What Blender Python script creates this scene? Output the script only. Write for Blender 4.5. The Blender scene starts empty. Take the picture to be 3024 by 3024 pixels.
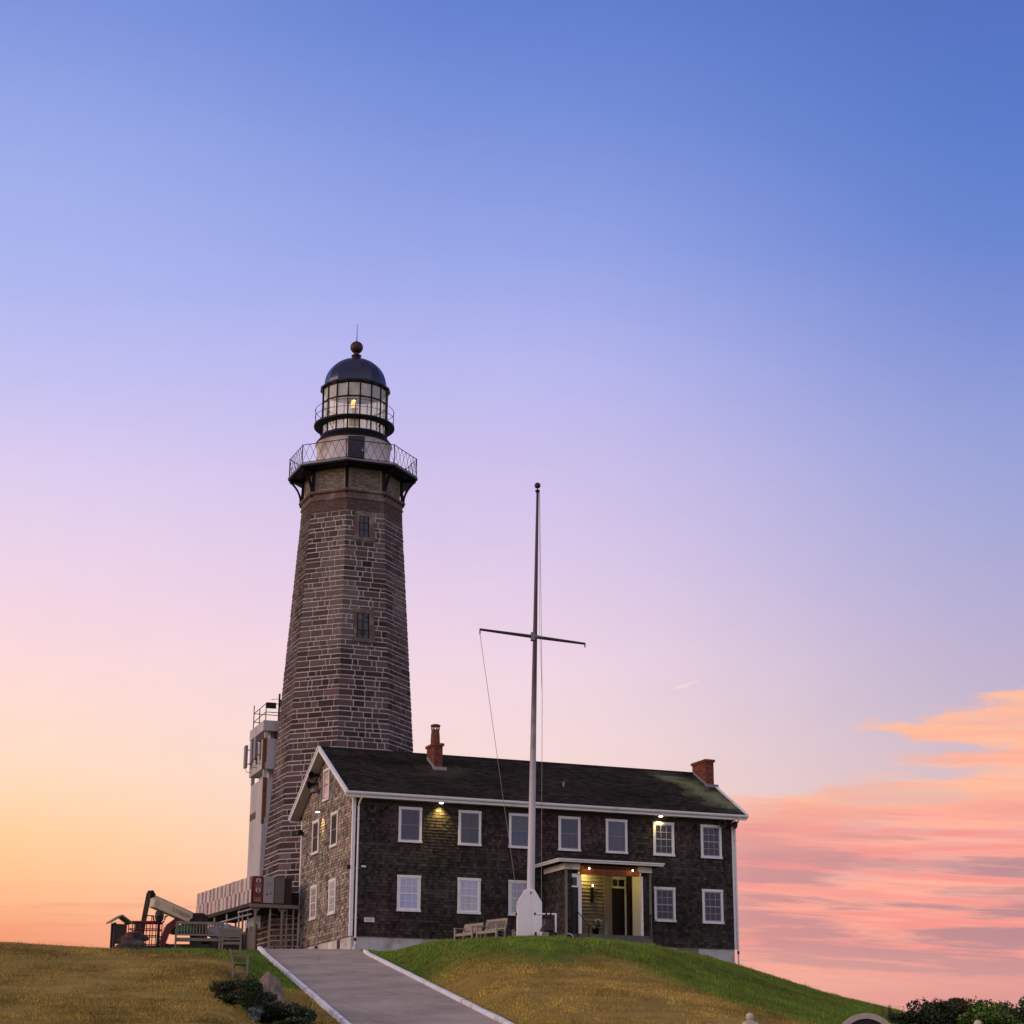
import bpy, bmesh, math, random
import numpy as np
from mathutils import Vector, Matrix, noise
random.seed(7)
rng = np.random.default_rng(11)
R = math.radians
SC = bpy.context.scene
COL = SC.collection
for eng in ('CYCLES',):
    SC.render.engine = eng

# ------------------------------------------------------------------ node helpers
class S:
    """tiny wrapper so node sockets can be combined with + - * /"""
    def __init__(self, nt, sock): self.nt, self.s = nt, sock
    def _m(self, op, a, b=None, c=None):
        n = self.nt.nodes.new('ShaderNodeMath'); n.operation = op
        for i, v in enumerate((a, b, c)):
            if v is None: continue
            if isinstance(v, S): self.nt.links.new(v.s, n.inputs[i])
            else: n.inputs[i].default_value = v
        return S(self.nt, n.outputs[0])
    def __add__(self, o): return self._m('ADD', self, o)
    def __radd__(self, o): return self._m('ADD', o, self)
    def __sub__(self, o): return self._m('SUBTRACT', self, o)
    def __rsub__(self, o): return self._m('SUBTRACT', o, self)
    def __mul__(self, o): return self._m('MULTIPLY', self, o)
    def __rmul__(self, o): return self._m('MULTIPLY', o, self)
    def __truediv__(self, o): return self._m('DIVIDE', self, o)
    def maxi(self, o): return self._m('MAXIMUM', self, o)
    def mini(self, o): return self._m('MINIMUM', self, o)
    def clamp(self): return self._m('MINIMUM', self._m('MAXIMUM', self, 0.0), 1.0)
    def absv(self): return self._m('ABSOLUTE', self)
    def step(self, a, b):
        n = self.nt.nodes.new('ShaderNodeMapRange'); n.interpolation_type = 'SMOOTHSTEP'
        self.nt.links.new(self.s, n.inputs['Value'])
        for k, v in (('From Min', a), ('From Max', b)):
            if isinstance(v, S): self.nt.links.new(v.s, n.inputs[k])
            else: n.inputs[k].default_value = v
        return S(self.nt, n.outputs['Result'])

def lin(c):
    return tuple((x/255/12.92 if x/255 <= .04045 else ((x/255+.055)/1.055)**2.4) for x in c)

def comb(nt, x, y, z):
    n = nt.nodes.new('ShaderNodeCombineXYZ')
    for i, v in enumerate((x, y, z)):
        if isinstance(v, S): nt.links.new(v.s, n.inputs[i])
        else: n.inputs[i].default_value = v
    return n.outputs[0]

def noise_n(nt, vec, scale, detail=4, rough=.55, dist=0.0):
    n = nt.nodes.new('ShaderNodeTexNoise')
    n.inputs['Scale'].default_value = scale; n.inputs['Detail'].default_value = detail
    n.inputs['Roughness'].default_value = rough; n.inputs['Distortion'].default_value = dist
    if vec is not None: nt.links.new(vec, n.inputs['Vector'])
    return S(nt, n.outputs['Fac'])

def mixc(nt, fac, a, b, blend='MIX'):
    n = nt.nodes.new('ShaderNodeMix'); n.data_type = 'RGBA'; n.blend_type = blend
    n.clamp_factor = True
    for sock, v in ((n.inputs[0], fac), (n.inputs[6], a), (n.inputs[7], b)):
        if isinstance(v, S): nt.links.new(v.s, sock)
        elif hasattr(v, 'is_linked'): nt.links.new(v, sock)
        elif isinstance(v, (int, float)): sock.default_value = v
        else: sock.default_value = (*v[:3], 1)
    return n.outputs[2]

def ramp(nt, fac, stops, ease='EASE'):
    n = nt.nodes.new('ShaderNodeValToRGB'); cr = n.color_ramp; cr.interpolation = 'LINEAR'
    while len(cr.elements) < len(stops): cr.elements.new(.5)
    for e, (p, c) in zip(cr.elements, stops): e.position = p
    for e, (p, c) in zip(cr.elements, stops): e.position = p; e.color = (*c, 1)
    nt.links.new(fac.s, n.inputs[0])
    return n.outputs[0]

MATS = {}
def mat(name, base, rough=.7, var=.25, scale=3.0, bump=.0, bscale=30, stretch=(1, 1, 1), attr=False, metal=0.0, spec=.3,
        dirt=None, dirt_scale=.7, dirt_lo=.5, dirt_hi=.7, emit=None, estr=0.0, coat=0.0):
    m = bpy.data.materials.new(name); m.use_nodes = True
    nt = m.node_tree; b = nt.nodes['Principled BSDF']
    tc = nt.nodes.new('ShaderNodeTexCoord')
    mp = nt.nodes.new('ShaderNodeMapping'); mp.inputs['Scale'].default_value = stretch
    nt.links.new(tc.outputs['Object'], mp.inputs[0]); v = mp.outputs[0]
    n1 = noise_n(nt, v, scale, 6, .6)
    f = (n1 - .5) * (2 * var) + 1.0
    if attr:
        a = nt.nodes.new('ShaderNodeAttribute'); a.attribute_name = 'Col'; c0 = a.outputs['Color']
    else:
        c0 = base
    c = mixc(nt, 1.0, c0, comb(nt, f, f, f), 'MULTIPLY')
    if dirt is not None:
        d = noise_n(nt, v, dirt_scale, 5, .65).step(dirt_lo, dirt_hi)
        c = mixc(nt, d, c, dirt)
    nt.links.new(c, b.inputs['Base Color'])
    b.inputs['Roughness'].default_value = rough; b.inputs['Metallic'].default_value = metal
    b.inputs['Specular IOR Level'].default_value = spec
    if coat: b.inputs['Coat Weight'].default_value = coat
    if bump:
        nb = noise_n(nt, v, bscale, 4, .6)
        bn = nt.nodes.new('ShaderNodeBump'); bn.inputs['Strength'].default_value = bump; bn.inputs['Distance'].default_value = .02
        nt.links.new(nb.s, bn.inputs['Height']); nt.links.new(bn.outputs[0], b.inputs['Normal'])
    if emit is not None:
        b.inputs['Emission Color'].default_value = (*emit, 1); b.inputs['Emission Strength'].default_value = estr
    MATS[name] = m
    return m

# ------------------------------------------------------------------ mesh builder
class MB:
    def __init__(self, M=None):
        self.v, self.f, self.c = [], [], []; self.M = M; self.col = (1, 1, 1)
    def add(self, vs, fs, col=None):
        o = len(self.v)
        if self.M is not None: vs = [self.M @ Vector(p) for p in vs]
        self.v += [tuple(p) for p in vs]
        self.f += [tuple(i + o for i in q) for q in fs]
        self.c += [col or self.col] * len(fs)
        return self
    def box(self, c, s, rot=None, col=None):
        x, y, z = (d / 2 for d in s)
        vs = [Vector((a * x, b * y, e * z)) for e in (-1, 1) for a, b in ((-1, -1), (1, -1), (1, 1), (-1, 1))]
        if rot is not None: vs = [rot @ p for p in vs]
        c = Vector(c)
        return self.add([p + c for p in vs], [(3, 2, 1, 0), (4, 5, 6, 7), (0, 1, 5, 4), (1, 2, 6, 5), (2, 3, 7, 6), (3, 0, 4, 7)], col)
    def bx(self, x0, x1, y0, y1, z0, z1, col=None):
        return self.box(((x0+x1)/2, (y0+y1)/2, (z0+z1)/2), (abs(x1-x0), abs(y1-y0), abs(z1-z0)), None, col)
    def beam(self, p, q, w, h, col=None, up=(0, 0, 1)):
        p, q = Vector(p), Vector(q); d = (q - p); L = d.length; d.normalize()
        u = Vector(up)
        if abs(d.dot(u)) > .98: u = Vector((0, 1, 0))
        s = d.cross(u).normalized(); u = s.cross(d).normalized()
        m = Matrix((s, d, u)).transposed()
        return self.box((p + q) / 2, (w, L, h), m, col)
    def tube(self, pts, r, n=8, col=None, r2=None, cap=True):
        pts = [Vector(p) for p in pts]; m = len(pts); vs = []; fs = []
        for i, p in enumerate(pts):
            d = (pts[min(i+1, m-1)] - pts[max(i-1, 0)]).normalized()
            u = Vector((0, 0, 1)) if abs(d.z) < .95 else Vector((1, 0, 0))
            s = d.cross(u).normalized(); u = s.cross(d)
            rr = r if r2 is None else r + (r2 - r) * i / max(1, m - 1)
            vs += [p + (s * math.cos(2*math.pi*k/n) + u * math.sin(2*math.pi*k/n)) * rr for k in range(n)]
        for i in range(m - 1):
            for k in range(n):
                a, b = i*n + k, i*n + (k+1) % n
                fs.append((a, b, b + n, a + n))
        if cap: fs += [tuple(range(n))[::-1], tuple(range((m-1)*n, m*n))]
        return self.add(vs, fs, col)
    def lathe(self, prof, c=(0, 0, 0), n=32, col=None, a0=0.0, smooth=True):
        vs, fs = [], []
        for r, z in prof:
            for k in range(n):
                a = a0 + 2*math.pi*k/n
                vs.append((c[0] + r*math.sin(a), c[1] - r*math.cos(a), c[2] + z))
        for i in range(len(prof) - 1):
            for k in range(n):
                a, b = i*n + k, i*n + (k+1) % n
                fs.append((a, b, b + n, a + n))
        return self.add(vs, fs, col)
    def prism(self, poly, axis, a, b, col=None):
        """poly: 2-D outline, extruded along axis ('x' poly=(y,z); 'y' poly=(x,z); 'z' poly=(x,y))"""
        def P(p, t): return {'x': (t, p[0], p[1]), 'y': (p[0], t, p[1]), 'z': (p[0], p[1], t)}[axis]
        n = len(poly)
        vs = [P(p, a) for p in poly] + [P(p, b) for p in poly]
        fs = [tuple(range(n)), tuple(range(2*n-1, n-1, -1))] + [(i, n+i, n+(i+1) % n, (i+1) % n) for i in range(n)]
        return self.add(vs, fs, col)
    def build(self, name, m, parent=None, smooth=False, bevel=0.0):
        me = bpy.data.meshes.new(name)
        me.from_pydata(self.v, [], self.f); me.update()
        if bevel or True:
            bm = bmesh.new(); bm.from_mesh(me)
            lay = bm.loops.layers.float_color.new('Col')
            for i, f in enumerate(bm.faces):
                c = self.c[i] if i < len(self.c) else (1, 1, 1)
                for l in f.loops: l[lay] = (*c[:3], 1)
            if len(bm.faces) < 30000: bmesh.ops.recalc_face_normals(bm, faces=bm.faces)
            if bevel:
                bmesh.ops.bevel(bm, geom=[e for e in bm.edges], offset=bevel, segments=1, affect='EDGES')
            bm.to_mesh(me); bm.free()
        if smooth:
            for p in me.polygons: p.use_smooth = True
        me.materials.append(m)
        o = bpy.data.objects.new(name, me); COL.objects.link(o)
        if parent is not None: o.parent = parent
        return o

def tag(o, label=None, cat=None, group=None, kind=None):
    for k, v in (('label', label), ('category', cat), ('group', group), ('kind', kind)):
        if v is not None: o[k] = v
    return o
def thing(name, label, cat, loc=(0, 0, 0), rz=0.0, group=None):
    o = bpy.data.objects.new(name, None); COL.objects.link(o)
    o.empty_display_size = .2
    o.location = loc; o.rotation_euler = (0, 0, rz)
    return tag(o, label, cat, group)
def copy_tree(o, parent=None):
    c = o.copy(); COL.objects.link(c)
    if parent is not None: c.parent = parent
    for ch in list(o.children): copy_tree(ch, c)
    return c

# ------------------------------------------------------------------ materials
W = (.62, .60, .60)
mat('white_paint', (.75, .73, .74), .55, .10, 2.5, .08, 40, dirt=(.48, .44, .40), dirt_scale=1.3, dirt_lo=.55, dirt_hi=.8)
mat('shingle', W, .9, .35, 9, .3, 60, attr=True, stretch=(1, 1, .35), spec=.1)
mat('roof_shingle', W, .95, .5, 4, .35, 45, attr=True, spec=.06)
mat('stone', W, .85, .32, 7, .45, 28, attr=True)
mat('mortar', (.135, .112, .108), .9, .35, 3, .3, 40)
mat('tower_brick', (.13, .085, .075), .9, .4, 4, .35, 40, dirt=(.22, .195, .165), dirt_scale=1.1, dirt_lo=.48, dirt_hi=.66)
mat('brick_chimney', W, .85, .25, 6, .3, 50, attr=True)
mat('iron_black', (.007, .006, .008), .5, .3, 4, .1, 30, spec=.14)
mat('iron_brown', (.014, .008, .009), .5, .3, 4, .1, 30, spec=.15)
mat('drum_white', (.80, .76, .82), .6, .18, 1.6, .1, 20, dirt=(.50, .43, .45), dirt_scale=.9, dirt_lo=.45, dirt_hi=.7)
mat('concrete', (.48, .45, .45), .85, .28, 1.2, .3, 25, dirt=(.24, .21, .18), dirt_scale=.8, dirt_lo=.5, dirt_hi=.72, stretch=(1, 1, .22))
mat('rust', (.20, .075, .03), .9, .5, 3, .2, 30, dirt=(.05, .03, .025), dirt_scale=1.5)
mat('muntin_grey', (.34, .32, .40), .6, .15, 3)
mat('antenna_grey', (.20, .18, .22), .5, .08, 2)
mat('foundation_white', (.52, .50, .50), .8, .2, 1.5, .2, 20, dirt=(.33, .29, .25), dirt_scale=.9, dirt_lo=.5, dirt_hi=.72)
mat('wood_grey', (.20, .17, .14), .85, .35, 5, .25, 50, stretch=(1, 1, .3))
mat('wood_pale', (.30, .255, .205), .8, .3, 6, .2, 60)
mat('wood_dark', (.045, .034, .028), .85, .4, 5, .2, 50)
mat('pipe', (.34, .30, .29), .5, .3, 4, .1, 40, metal=.2)
mat('plank', W, .85, .35, 6, .25, 50, attr=True, stretch=(1, 1, .25))
mat('grey_rock', (.19, .145, .125), .9, .5, 3.5, 1.0, 9, dirt=(.32, .26, .225), dirt_scale=2.0, dirt_lo=.5, dirt_hi=.65)
mat('dark_rock', (.06, .047, .042), .9, .45, 3, .7, 12, dirt=(.12, .09, .08), dirt_scale=2.5, dirt_lo=.5, dirt_hi=.65)
mat('red_rock', (.10, .045, .038), .9, .45, 3, .7, 12, dirt=(.035, .02, .02), dirt_scale=2.0, dirt_lo=.45, dirt_hi=.65)
mat('boom_cream', (.84, .70, .50), .5, .1, 1.5, .05, 20, dirt=(.66, .52, .33), dirt_scale=1.5)
mat('boom_top_grey', (.27, .25, .29), .5, .15, 2)
mat('machine_dark', (.018, .012, .011), .5, .3, 3)
mat('machine_red', (.14, .016, .016), .5, .3, 3)
mat('machine_green', (.02, .10, .045), .6, .3, 4)
mat('rubber', (.015, .014, .014), .8, .2, 5)
mat('tarp', (.40, .37, .37), .6, .2, 3, .3, 8)
mat('sheet_blue', (.24, .25, .28), .6, .3, 4, .3, 8)
mat('banner', W, .6, .22, 5, .1, 20, attr=True)
mat('banner_red', (.17, .022, .026), .55, .15, 3)
mat('banner_grey', (.33, .31, .33), .6, .12, 3)
mat('banner_brown', (.13, .11, .10), .7, .2, 3)
mat('print_pale', (.42, .28, .27), .7, .1, 3)
mat('print_white', (.50, .46, .46), .7, .1, 3)
mat('print_dark', (.03, .028, .03), .7, .2, 3)
mat('sign_red', (.30, .085, .022), .6, .35, 6, .1, 30)
mat('sign_letters', (.05, .014, .008), .6, .2, 5)
mat('mast_paint_backlit', (.5, .5, .5), .45, .12, 2)
mat('rope', (.26, .23, .23), .8, .1, 5)
mat('bronze', (.045, .030, .032), .4, .4, 5, .1, 20, metal=.5)
mat('leaf', W, .6, .25, 3, attr=True, spec=.25)
mat('petal', W, .6, .1, 3, attr=True)
mat('stone_sign', (.36, .33, .29), .85, .3, 9, .4, 60)
mat('post_stone', (.50, .46, .38), .85, .3, 12, .4, 70)
mat('board_black', (.012, .010, .011), .45, .2, 4)
mat('curb_white', (.78, .76, .76), .7, .2, 2.5, .3, 20, dirt=(.36, .33, .30), dirt_scale=1.7, dirt_lo=.52, dirt_hi=.74)
mat('door_dark', (.010, .006, .005), .4, .2, 3)
mat('porch_stone', (.12, .105, .095), .9, .4, 5, .4, 25)
mat('soffit', (.42, .39, .33), .7, .15, 2)
mat('bulb_warm', (1, .9, .6), .4, 0, 1, emit=(1.0, .82, .55), estr=7)
mat('bulb_white', (1, .95, .9), .4, 0, 1, emit=(1.0, .88, .78), estr=5)
mat('beacon', (1, .8, .4), .4, 0, 1, emit=(1.0, .50, .09), estr=2.0)
mat('beacon_pedestal', (.5, .36, .28), .5, .1, 3)

def glass_mat(name, base, rough=.12, spec=.6, scale=(3, 3, 3), var=.3):
    m = mat(name, base, rough, var, 1.0, .06, 2.2, stretch=scale, spec=spec, attr=True)
    return m
glass_mat('pane_blue', (.075, .085, .13), .15, .4, (8, 8, .5), .45)
glass_mat('pane_dark', (.020, .014, .034), .12, .45)
glass_mat('pane_curtain', (.34, .36, .44), .25, .4, (9, 9, .5), .38)
glass_mat('pane_brown', (.030, .022, .017), .5, .08)
glass_mat('pane_glow', (.50, .38, .32), .2, .6)
def lantern_glass():
    m = bpy.data.materials.new('lantern_glass'); m.use_nodes = True; nt = m.node_tree
    out = nt.nodes['Material Output']; b = nt.nodes['Principled BSDF']
    b.inputs['Base Color'].default_value = (.80, .82, .76, 1); b.inputs['Roughness'].default_value = .25
    t = nt.nodes.new('ShaderNodeBsdfTransparent'); t.inputs[0].default_value = (.93, .96, .93, 1)
    mx = nt.nodes.new('ShaderNodeMixShader')
    tc = nt.nodes.new('ShaderNodeTexCoord')
    n = noise_n(nt, tc.outputs['Object'], 1.7, 3)
    f = (n * .5 + .24).clamp()
    nt.links.new(f.s, mx.inputs[0]); nt.links.new(t.outputs[0], mx.inputs[1]); nt.links.new(b.outputs[0], mx.inputs[2])
    nt.links.new(mx.outputs[0], out.inputs[0]); MATS['lantern_glass'] = m
lantern_glass()

# mast: white paint below; backlit darkening against the sky put into the upper colour
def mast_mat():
    m = MATS['mast_paint_backlit']; nt = m.node_tree; b = nt.nodes['Principled BSDF']
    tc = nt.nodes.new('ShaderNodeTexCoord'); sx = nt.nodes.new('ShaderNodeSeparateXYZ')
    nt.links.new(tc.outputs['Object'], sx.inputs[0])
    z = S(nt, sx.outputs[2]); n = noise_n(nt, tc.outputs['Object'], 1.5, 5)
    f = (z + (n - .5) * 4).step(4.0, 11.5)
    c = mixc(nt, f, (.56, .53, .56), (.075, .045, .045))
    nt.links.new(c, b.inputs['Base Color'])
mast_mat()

# ------------------------------------------------------------------ terrain
# lawn profile measured as (distance ahead, height above eye) on several lines of sight; slope = sideways offset / distance
CAMZ = 0.0
cols = [
 (-.60, [(48, 1.2), (60, 3.4), (70, 5.05), (90, 6.0)]),
 (-.36, [(48, 1.4), (60, 3.4), (70, 5.08), (90, 6.0)]),
 (-.26, [(48, 1.6), (60, 3.46), (70, 5.12), (78, 5.45), (90, 6.05)]),
 (-.19, [(48, 1.6), (60, 3.33), (70, 4.86), (78, 5.25), (90, 6.05)]),
 (-.15, [(48, 1.6), (60, 3.30), (70, 4.90), (78, 5.35), (90, 6.1)]),
 (-.139, [(48, 1.5), (60, 3.25), (70, 4.75), (78, 5.35), (88, 6.08)]),
 (-.126, [(48, .95), (56, 1.96), (70, 3.98), (86, 6.02), (92, 6.1)]),
 (-.073, [(48, .95), (56, 1.96), (70, 3.98), (84, 5.76), (92, 6.1)]),
 (-.036, [(50, 1.35), (55, 1.95), (66, 3.75), (81, 6.02), (90, 6.1)]),
 (.010, [(50, 1.35), (54, 1.87), (64, 3.60), (79, 6.05), (90, 6.1)]),
 (.049, [(50, 1.35), (54, 1.87), (64, 3.55), (79, 5.96), (90, 6.1)]),
 (.076, [(50, 1.35), (54, 1.87), (66, 3.65), (80, 5.80), (90, 6.1)]),
 (.100, [(50, 1.35), (54, 1.87), (68, 3.65), (84, 5.71), (93, 6.05)]),
 (.1155, [(50, 1.35), (54, 1.80), (70, 3.60), (86, 5.42), (94, 5.88)]),
 (.160, [(50, 1.0), (60, 1.95), (75, 3.30), (95, 4.62)]),
 (.200, [(50, .7), (60, 1.40), (75, 2.55), (95, 3.78)]),
 (.260, [(50, .3), (60, .8), (75, 1.5), (95, 2.6)]),
 (.60, [(50, 0), (60, .3), (75, .8), (95, 1.5)]),
]
SG = np.array([c[0] for c in cols])
YG = np.arange(0, 260, .5)
def pchip(x, y, xi):
    x, y = np.array(x, float), np.array(y, float); h = np.diff(x); d = np.diff(y) / h
    m = np.zeros_like(x); m[0], m[-1] = d[0], d[-1]
    for i in range(1, len(x) - 1):
        if d[i-1]*d[i] > 0:
            w1, w2 = 2*h[i] + h[i-1], h[i] + 2*h[i-1]; m[i] = (w1 + w2) / (w1/d[i-1] + w2/d[i])
    k = np.clip(np.searchsorted(x, xi) - 1, 0, len(h) - 1); t = np.clip((xi - x[k]) / h[k], 0, 1)
    return (1+2*t)*(1-t)**2*y[k] + t*(1-t)**2*h[k]*m[k] + t*t*(3-2*t)*y[k+1] + t*t*(t-1)*h[k]*m[k+1]
TAB = []
for s, pts in cols:
    ys = [0, 20] + [p[0] for p in pts]; zs = [-1.75, -1.7] + [p[1] for p in pts]
    zl = pts[-1][1]
    if s < .11: ys += [122, 150, 210, 260]; zs += [zl - .05, zl - 5, -14, -14]
    else: ys += [108, 140, 200, 260]; zs += [zl - .6, zl - 6, -14, -14]
    TAB.append(pchip(ys, zs, YG))
TAB = np.array(TAB)
SF = np.linspace(-.6, .6, 601)
TF = np.array([np.interp(SF, SG, TAB[:, j]) for j in range(len(YG))]).T
ker = np.hanning(13)[1:-1]; ker /= ker.sum()
pad = np.pad(TF, ((5, 5), (0, 0)), 'edge')
TS = np.array([np.convolve(pad[:, j], ker, 'valid') for j in range(len(YG))]).T
# drive: a plane between two straight edges
DA, DB = -5.62, .1356
def edge_l(Y): return -4.62 + (Y - 56) * (-10.84 + 4.62) / 30.0
def edge_r(Y): return -.31 + (Y - 56) * (-6.24 + .31) / 28.0
def drive_z(Y):
    z = DA + DB * Y
    zs = np.where(Y > 86.5, 6.1, z)
    t = np.clip((Y - 83.0) / 7.0, 0, 1); zz = z * (1 - t) + 6.12 * t
    return np.where(Y > 83, np.minimum(zz, 6.12), z)
def hz(X, Y):
    X = np.asarray(X, float); Y = np.asarray(Y, float)
    Yc = np.clip(Y, 0, 259); s = np.clip(X / np.maximum(Yc, 12.0), -.599, .599)
    fi = (s + .6) / 1.2 * 600; i0 = np.clip(fi.astype(int), 0, 599); ti = fi - i0
    fj = Yc / .5; j0 = np.clip(fj.astype(int), 0, len(YG) - 2); tj = fj - j0
    z = (TS[i0, j0]*(1-ti) + TS[i0+1, j0]*ti)*(1-tj) + (TS[i0, j0+1]*(1-ti) + TS[i0+1, j0+1]*ti)*tj
    # blend into the drive between and just outside its edges
    d = np.maximum(edge_l(Y) - X, X - edge_r(Y))
    m = (Y > 38) & (Y < 96)
    w = np.where(m, np.clip(1 - (d - .15) / 1.6, 0, 1), 0); w = w*w*(3-2*w)
    w = w * np.clip((96 - Y) / 4, 0, 1) * np.clip((Y - 38) / 6, 0, 1)
    return z * (1 - w) + (drive_z(Y) - .03) * w
def h1(x, y): return float(hz(x, y))

def axis(dense0, dense1, step, far0, far1):
    a = list(np.arange(dense0, dense1 + 1e-6, step)); s, x = step, dense0
    lo = []
    while x > far0: s *= 1.35; x -= s; lo.append(x)
    s, x = step, dense1; hi = []
    while x < far1: s *= 1.35; x += s; hi.append(x)
    return np.array(lo[::-1] + a + hi)
gx = axis(-32, 32, .3, -2500, 2500); gy = axis(44, 104, .3, -400, 4000)
GX, GY = np.meshgrid(gx, gy)
GZ = hz(GX, GY)
bumpy = np.array([noise.noise(Vector((x*.35, y*.35, 0)))*.05 + noise.noise(Vector((x*1.3, y*1.3, 4)))*.018 for x, y in zip(GX.ravel(), GY.ravel())]).reshape(GX.shape)
dd = np.maximum(edge_l(GY) - GX, GX - edge_r(GY))
GZ = GZ + bumpy * np.clip((dd - .1) / .8, 0, 1)

def green_mask(X, Y):
    """1 = watered green turf, 0 = summer-dry lawn"""
    s = X / np.maximum(Y, 1)
    n = np.array([noise.fractal(Vector((x*.22, y*.10, 7)), 1.0, 2.0, 4) for x, y in zip(X.ravel(), Y.ravel())]).reshape(X.shape)
    # right mound: green near the crest, dry further down
    yb = np.interp(s, [-.075, -.03, .02, .06, .10, .14, .20, .3], [68, 68.5, 66.5, 67.5, 63, 59, 52, 46])
    gr = np.clip((Y - yb + n*2.4) / 4.2, 0, 1)
    # left lawn: only a band along the crest, wider toward the drive
    yl = np.interp(s, [-.4, -.205, -.195, -.16, -.13, -.11], [90, 79, 68.2, 66.4, 65.0, 65.0])
    gl = np.clip((Y - yl + n*1.2) / 2.0, 0, 1)
    left = s < -.10
    return np.where(left, gl, gr)
GM = green_mask(GX, GY)

def ground_mat():
    m = bpy.data.materials.new('lawn'); m.use_nodes = True; nt = m.node_tree; b = nt.nodes['Principled BSDF']
    a = nt.nodes.new('ShaderNodeAttribute'); a.attribute_name = 'Col'
    sp = nt.nodes.new('ShaderNodeSeparateColor'); nt.links.new(a.outputs['Color'], sp.inputs[0]); g = S(nt, sp.outputs[0])
    tc = nt.nodes.new('ShaderNodeTexCoord'); v = tc.outputs['Object']
    mp = nt.nodes.new('ShaderNodeMapping'); mp.inputs['Scale'].default_value = (.6, 1.0, 1); nt.links.new(v, mp.inputs[0])
    n1 = noise_n(nt, mp.outputs[0], .9, 6, .65); n2 = noise_n(nt, v, 14, 4, .7); n3 = noise_n(nt, mp.outputs[0], .28, 4, .5)
    dry = mixc(nt, n1.step(.34, .66), (.23, .142, .032), (.42, .27, .066))
    dry = mixc(nt, n3.step(.45, .68), dry, (.27, .19, .040))
    grn = mixc(nt, n1.step(.35, .68), (.045, .090, .008), (.125, .200, .016))
    c = mixc(nt, (g + (n2 - .5) * .5 + (n1 - .5) * .5).clamp(), dry, grn)
    f = n2 * .9 + .55
    c = mixc(nt, 1.0, c, comb(nt, f, f, f), 'MULTIPLY')
    nt.links.new(c, b.inputs['Base Color']); b.inputs['Roughness'].default_value = .95; b.inputs['Specular IOR Level'].default_value = .1
    bn = nt.nodes.new('ShaderNodeBump'); bn.inputs['Strength'].default_value = .8; bn.inputs['Distance'].default_value = .05
    nt.links.new(n2.s, bn.inputs['Height']); nt.links.new(bn.outputs[0], b.inputs['Normal'])
    return m
LAWN = ground_mat()
ny, nx = GX.shape
me = bpy.data.meshes.new('ground')
vv = np.stack([GX, GY, GZ], -1).reshape(-1, 3)
idx = np.arange(ny*nx).reshape(ny, nx)
ff = np.stack([idx[:-1, :-1], idx[:-1, 1:], idx[1:, 1:], idx[1:, :-1]], -1).reshape(-1, 4)
me.from_pydata(vv.tolist(), [], ff.tolist()); me.update()
at = me.color_attributes.new('Col', 'FLOAT_COLOR', 'POINT')
cc = np.ones((ny*nx, 4), np.float32); cc[:, 0] = GM.ravel(); at.data.foreach_set('color', cc.ravel())
for p in me.polygons: p.use_smooth = True
me.materials.append(LAWN)
g = bpy.data.objects.new('ground', me); COL.objects.link(g); tag(g, kind='structure')

# sea around the point, far below the lawn
m = mat('sea', (.02, .035, .06), .12, .2, .02, .4, .4, spec=.5)
sea = MB(); sea.add([(-9000, 150, -11), (9000, 150, -11), (9000, 20000, -11), (-9000, 20000, -11)], [(0, 1, 2, 3)])
tag(sea.build('sea', m), kind='structure')

# drive
def asphalt():
    m = bpy.data.materials.new('drive_paving'); m.use_nodes = True; nt = m.node_tree; b = nt.nodes['Principled BSDF']
    tc = nt.nodes.new('ShaderNodeTexCoord'); v = tc.outputs['Object']
    n1 = noise_n(nt, v, .35, 5, .6); n2 = noise_n(nt, v, 22, 3, .7)
    c = mixc(nt, n1.step(.35, .65), (.30, .235, .175), (.43, .34, .255))
    n3 = noise_n(nt, v, 1.1, 5, .7); c = mixc(nt, n3.step(.55, .72) * .55, c, (.17, .135, .11))
    vo = nt.nodes.new('ShaderNodeTexVoronoi'); vo.feature = 'DISTANCE_TO_EDGE'; vo.inputs['Scale'].default_value = .22
    wp = nt.nodes.new('ShaderNodeMix'); wp.data_type = 'VECTOR'; wp.inputs[0].default_value = .06
    nn = nt.nodes.new('ShaderNodeTexNoise'); nn.inputs['Scale'].default_value = 1.5; nt.links.new(v, nn.inputs['Vector']); nt.links.new(v, wp.inputs[4]); nt.links.new(nn.outputs['Color'], wp.inputs[5]); nt.links.new(wp.outputs[1], vo.inputs['Vector'])
    crk = 1.0 - S(nt, vo.outputs['Distance']).step(.0015, .006); c = mixc(nt, crk * .3, c, (.10, .08, .065))
    f = n2 * 1.3 + .35
    c = mixc(nt, 1.0, c, comb(nt, f, f, f), 'MULTIPLY')
    nt.links.new(c, b.inputs['Base Color']); b.inputs['Roughness'].default_value = .85
    bn = nt.nodes.new('ShaderNodeBump'); bn.inputs['Strength'].default_value = .5; bn.inputs['Distance'].default_value = .02
    nt.links.new(n2.s, bn.inputs['Height']); nt.links.new(bn.outputs[0], b.inputs['Normal'])
    return m
DR = asphalt()
d = MB()
ys = np.arange(40, 95.01, .5); row = []
for y in ys:
    xl, xr = float(edge_l(y)), float(edge_r(y))
    if y > 84: xr = max(xr, -6.24 - (y-84)*.36)
    for t in np.linspace(0, 1, 9): row.append((xl + (xr-xl)*t, y, float(drive_z(y)) + .012))
d.add(row, [(i*9+k, i*9+k+1, (i+1)*9+k+1, (i+1)*9+k) for i in range(len(ys)-1) for k in range(8)])
tag(d.build('driveway', DR), kind='structure')
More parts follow.
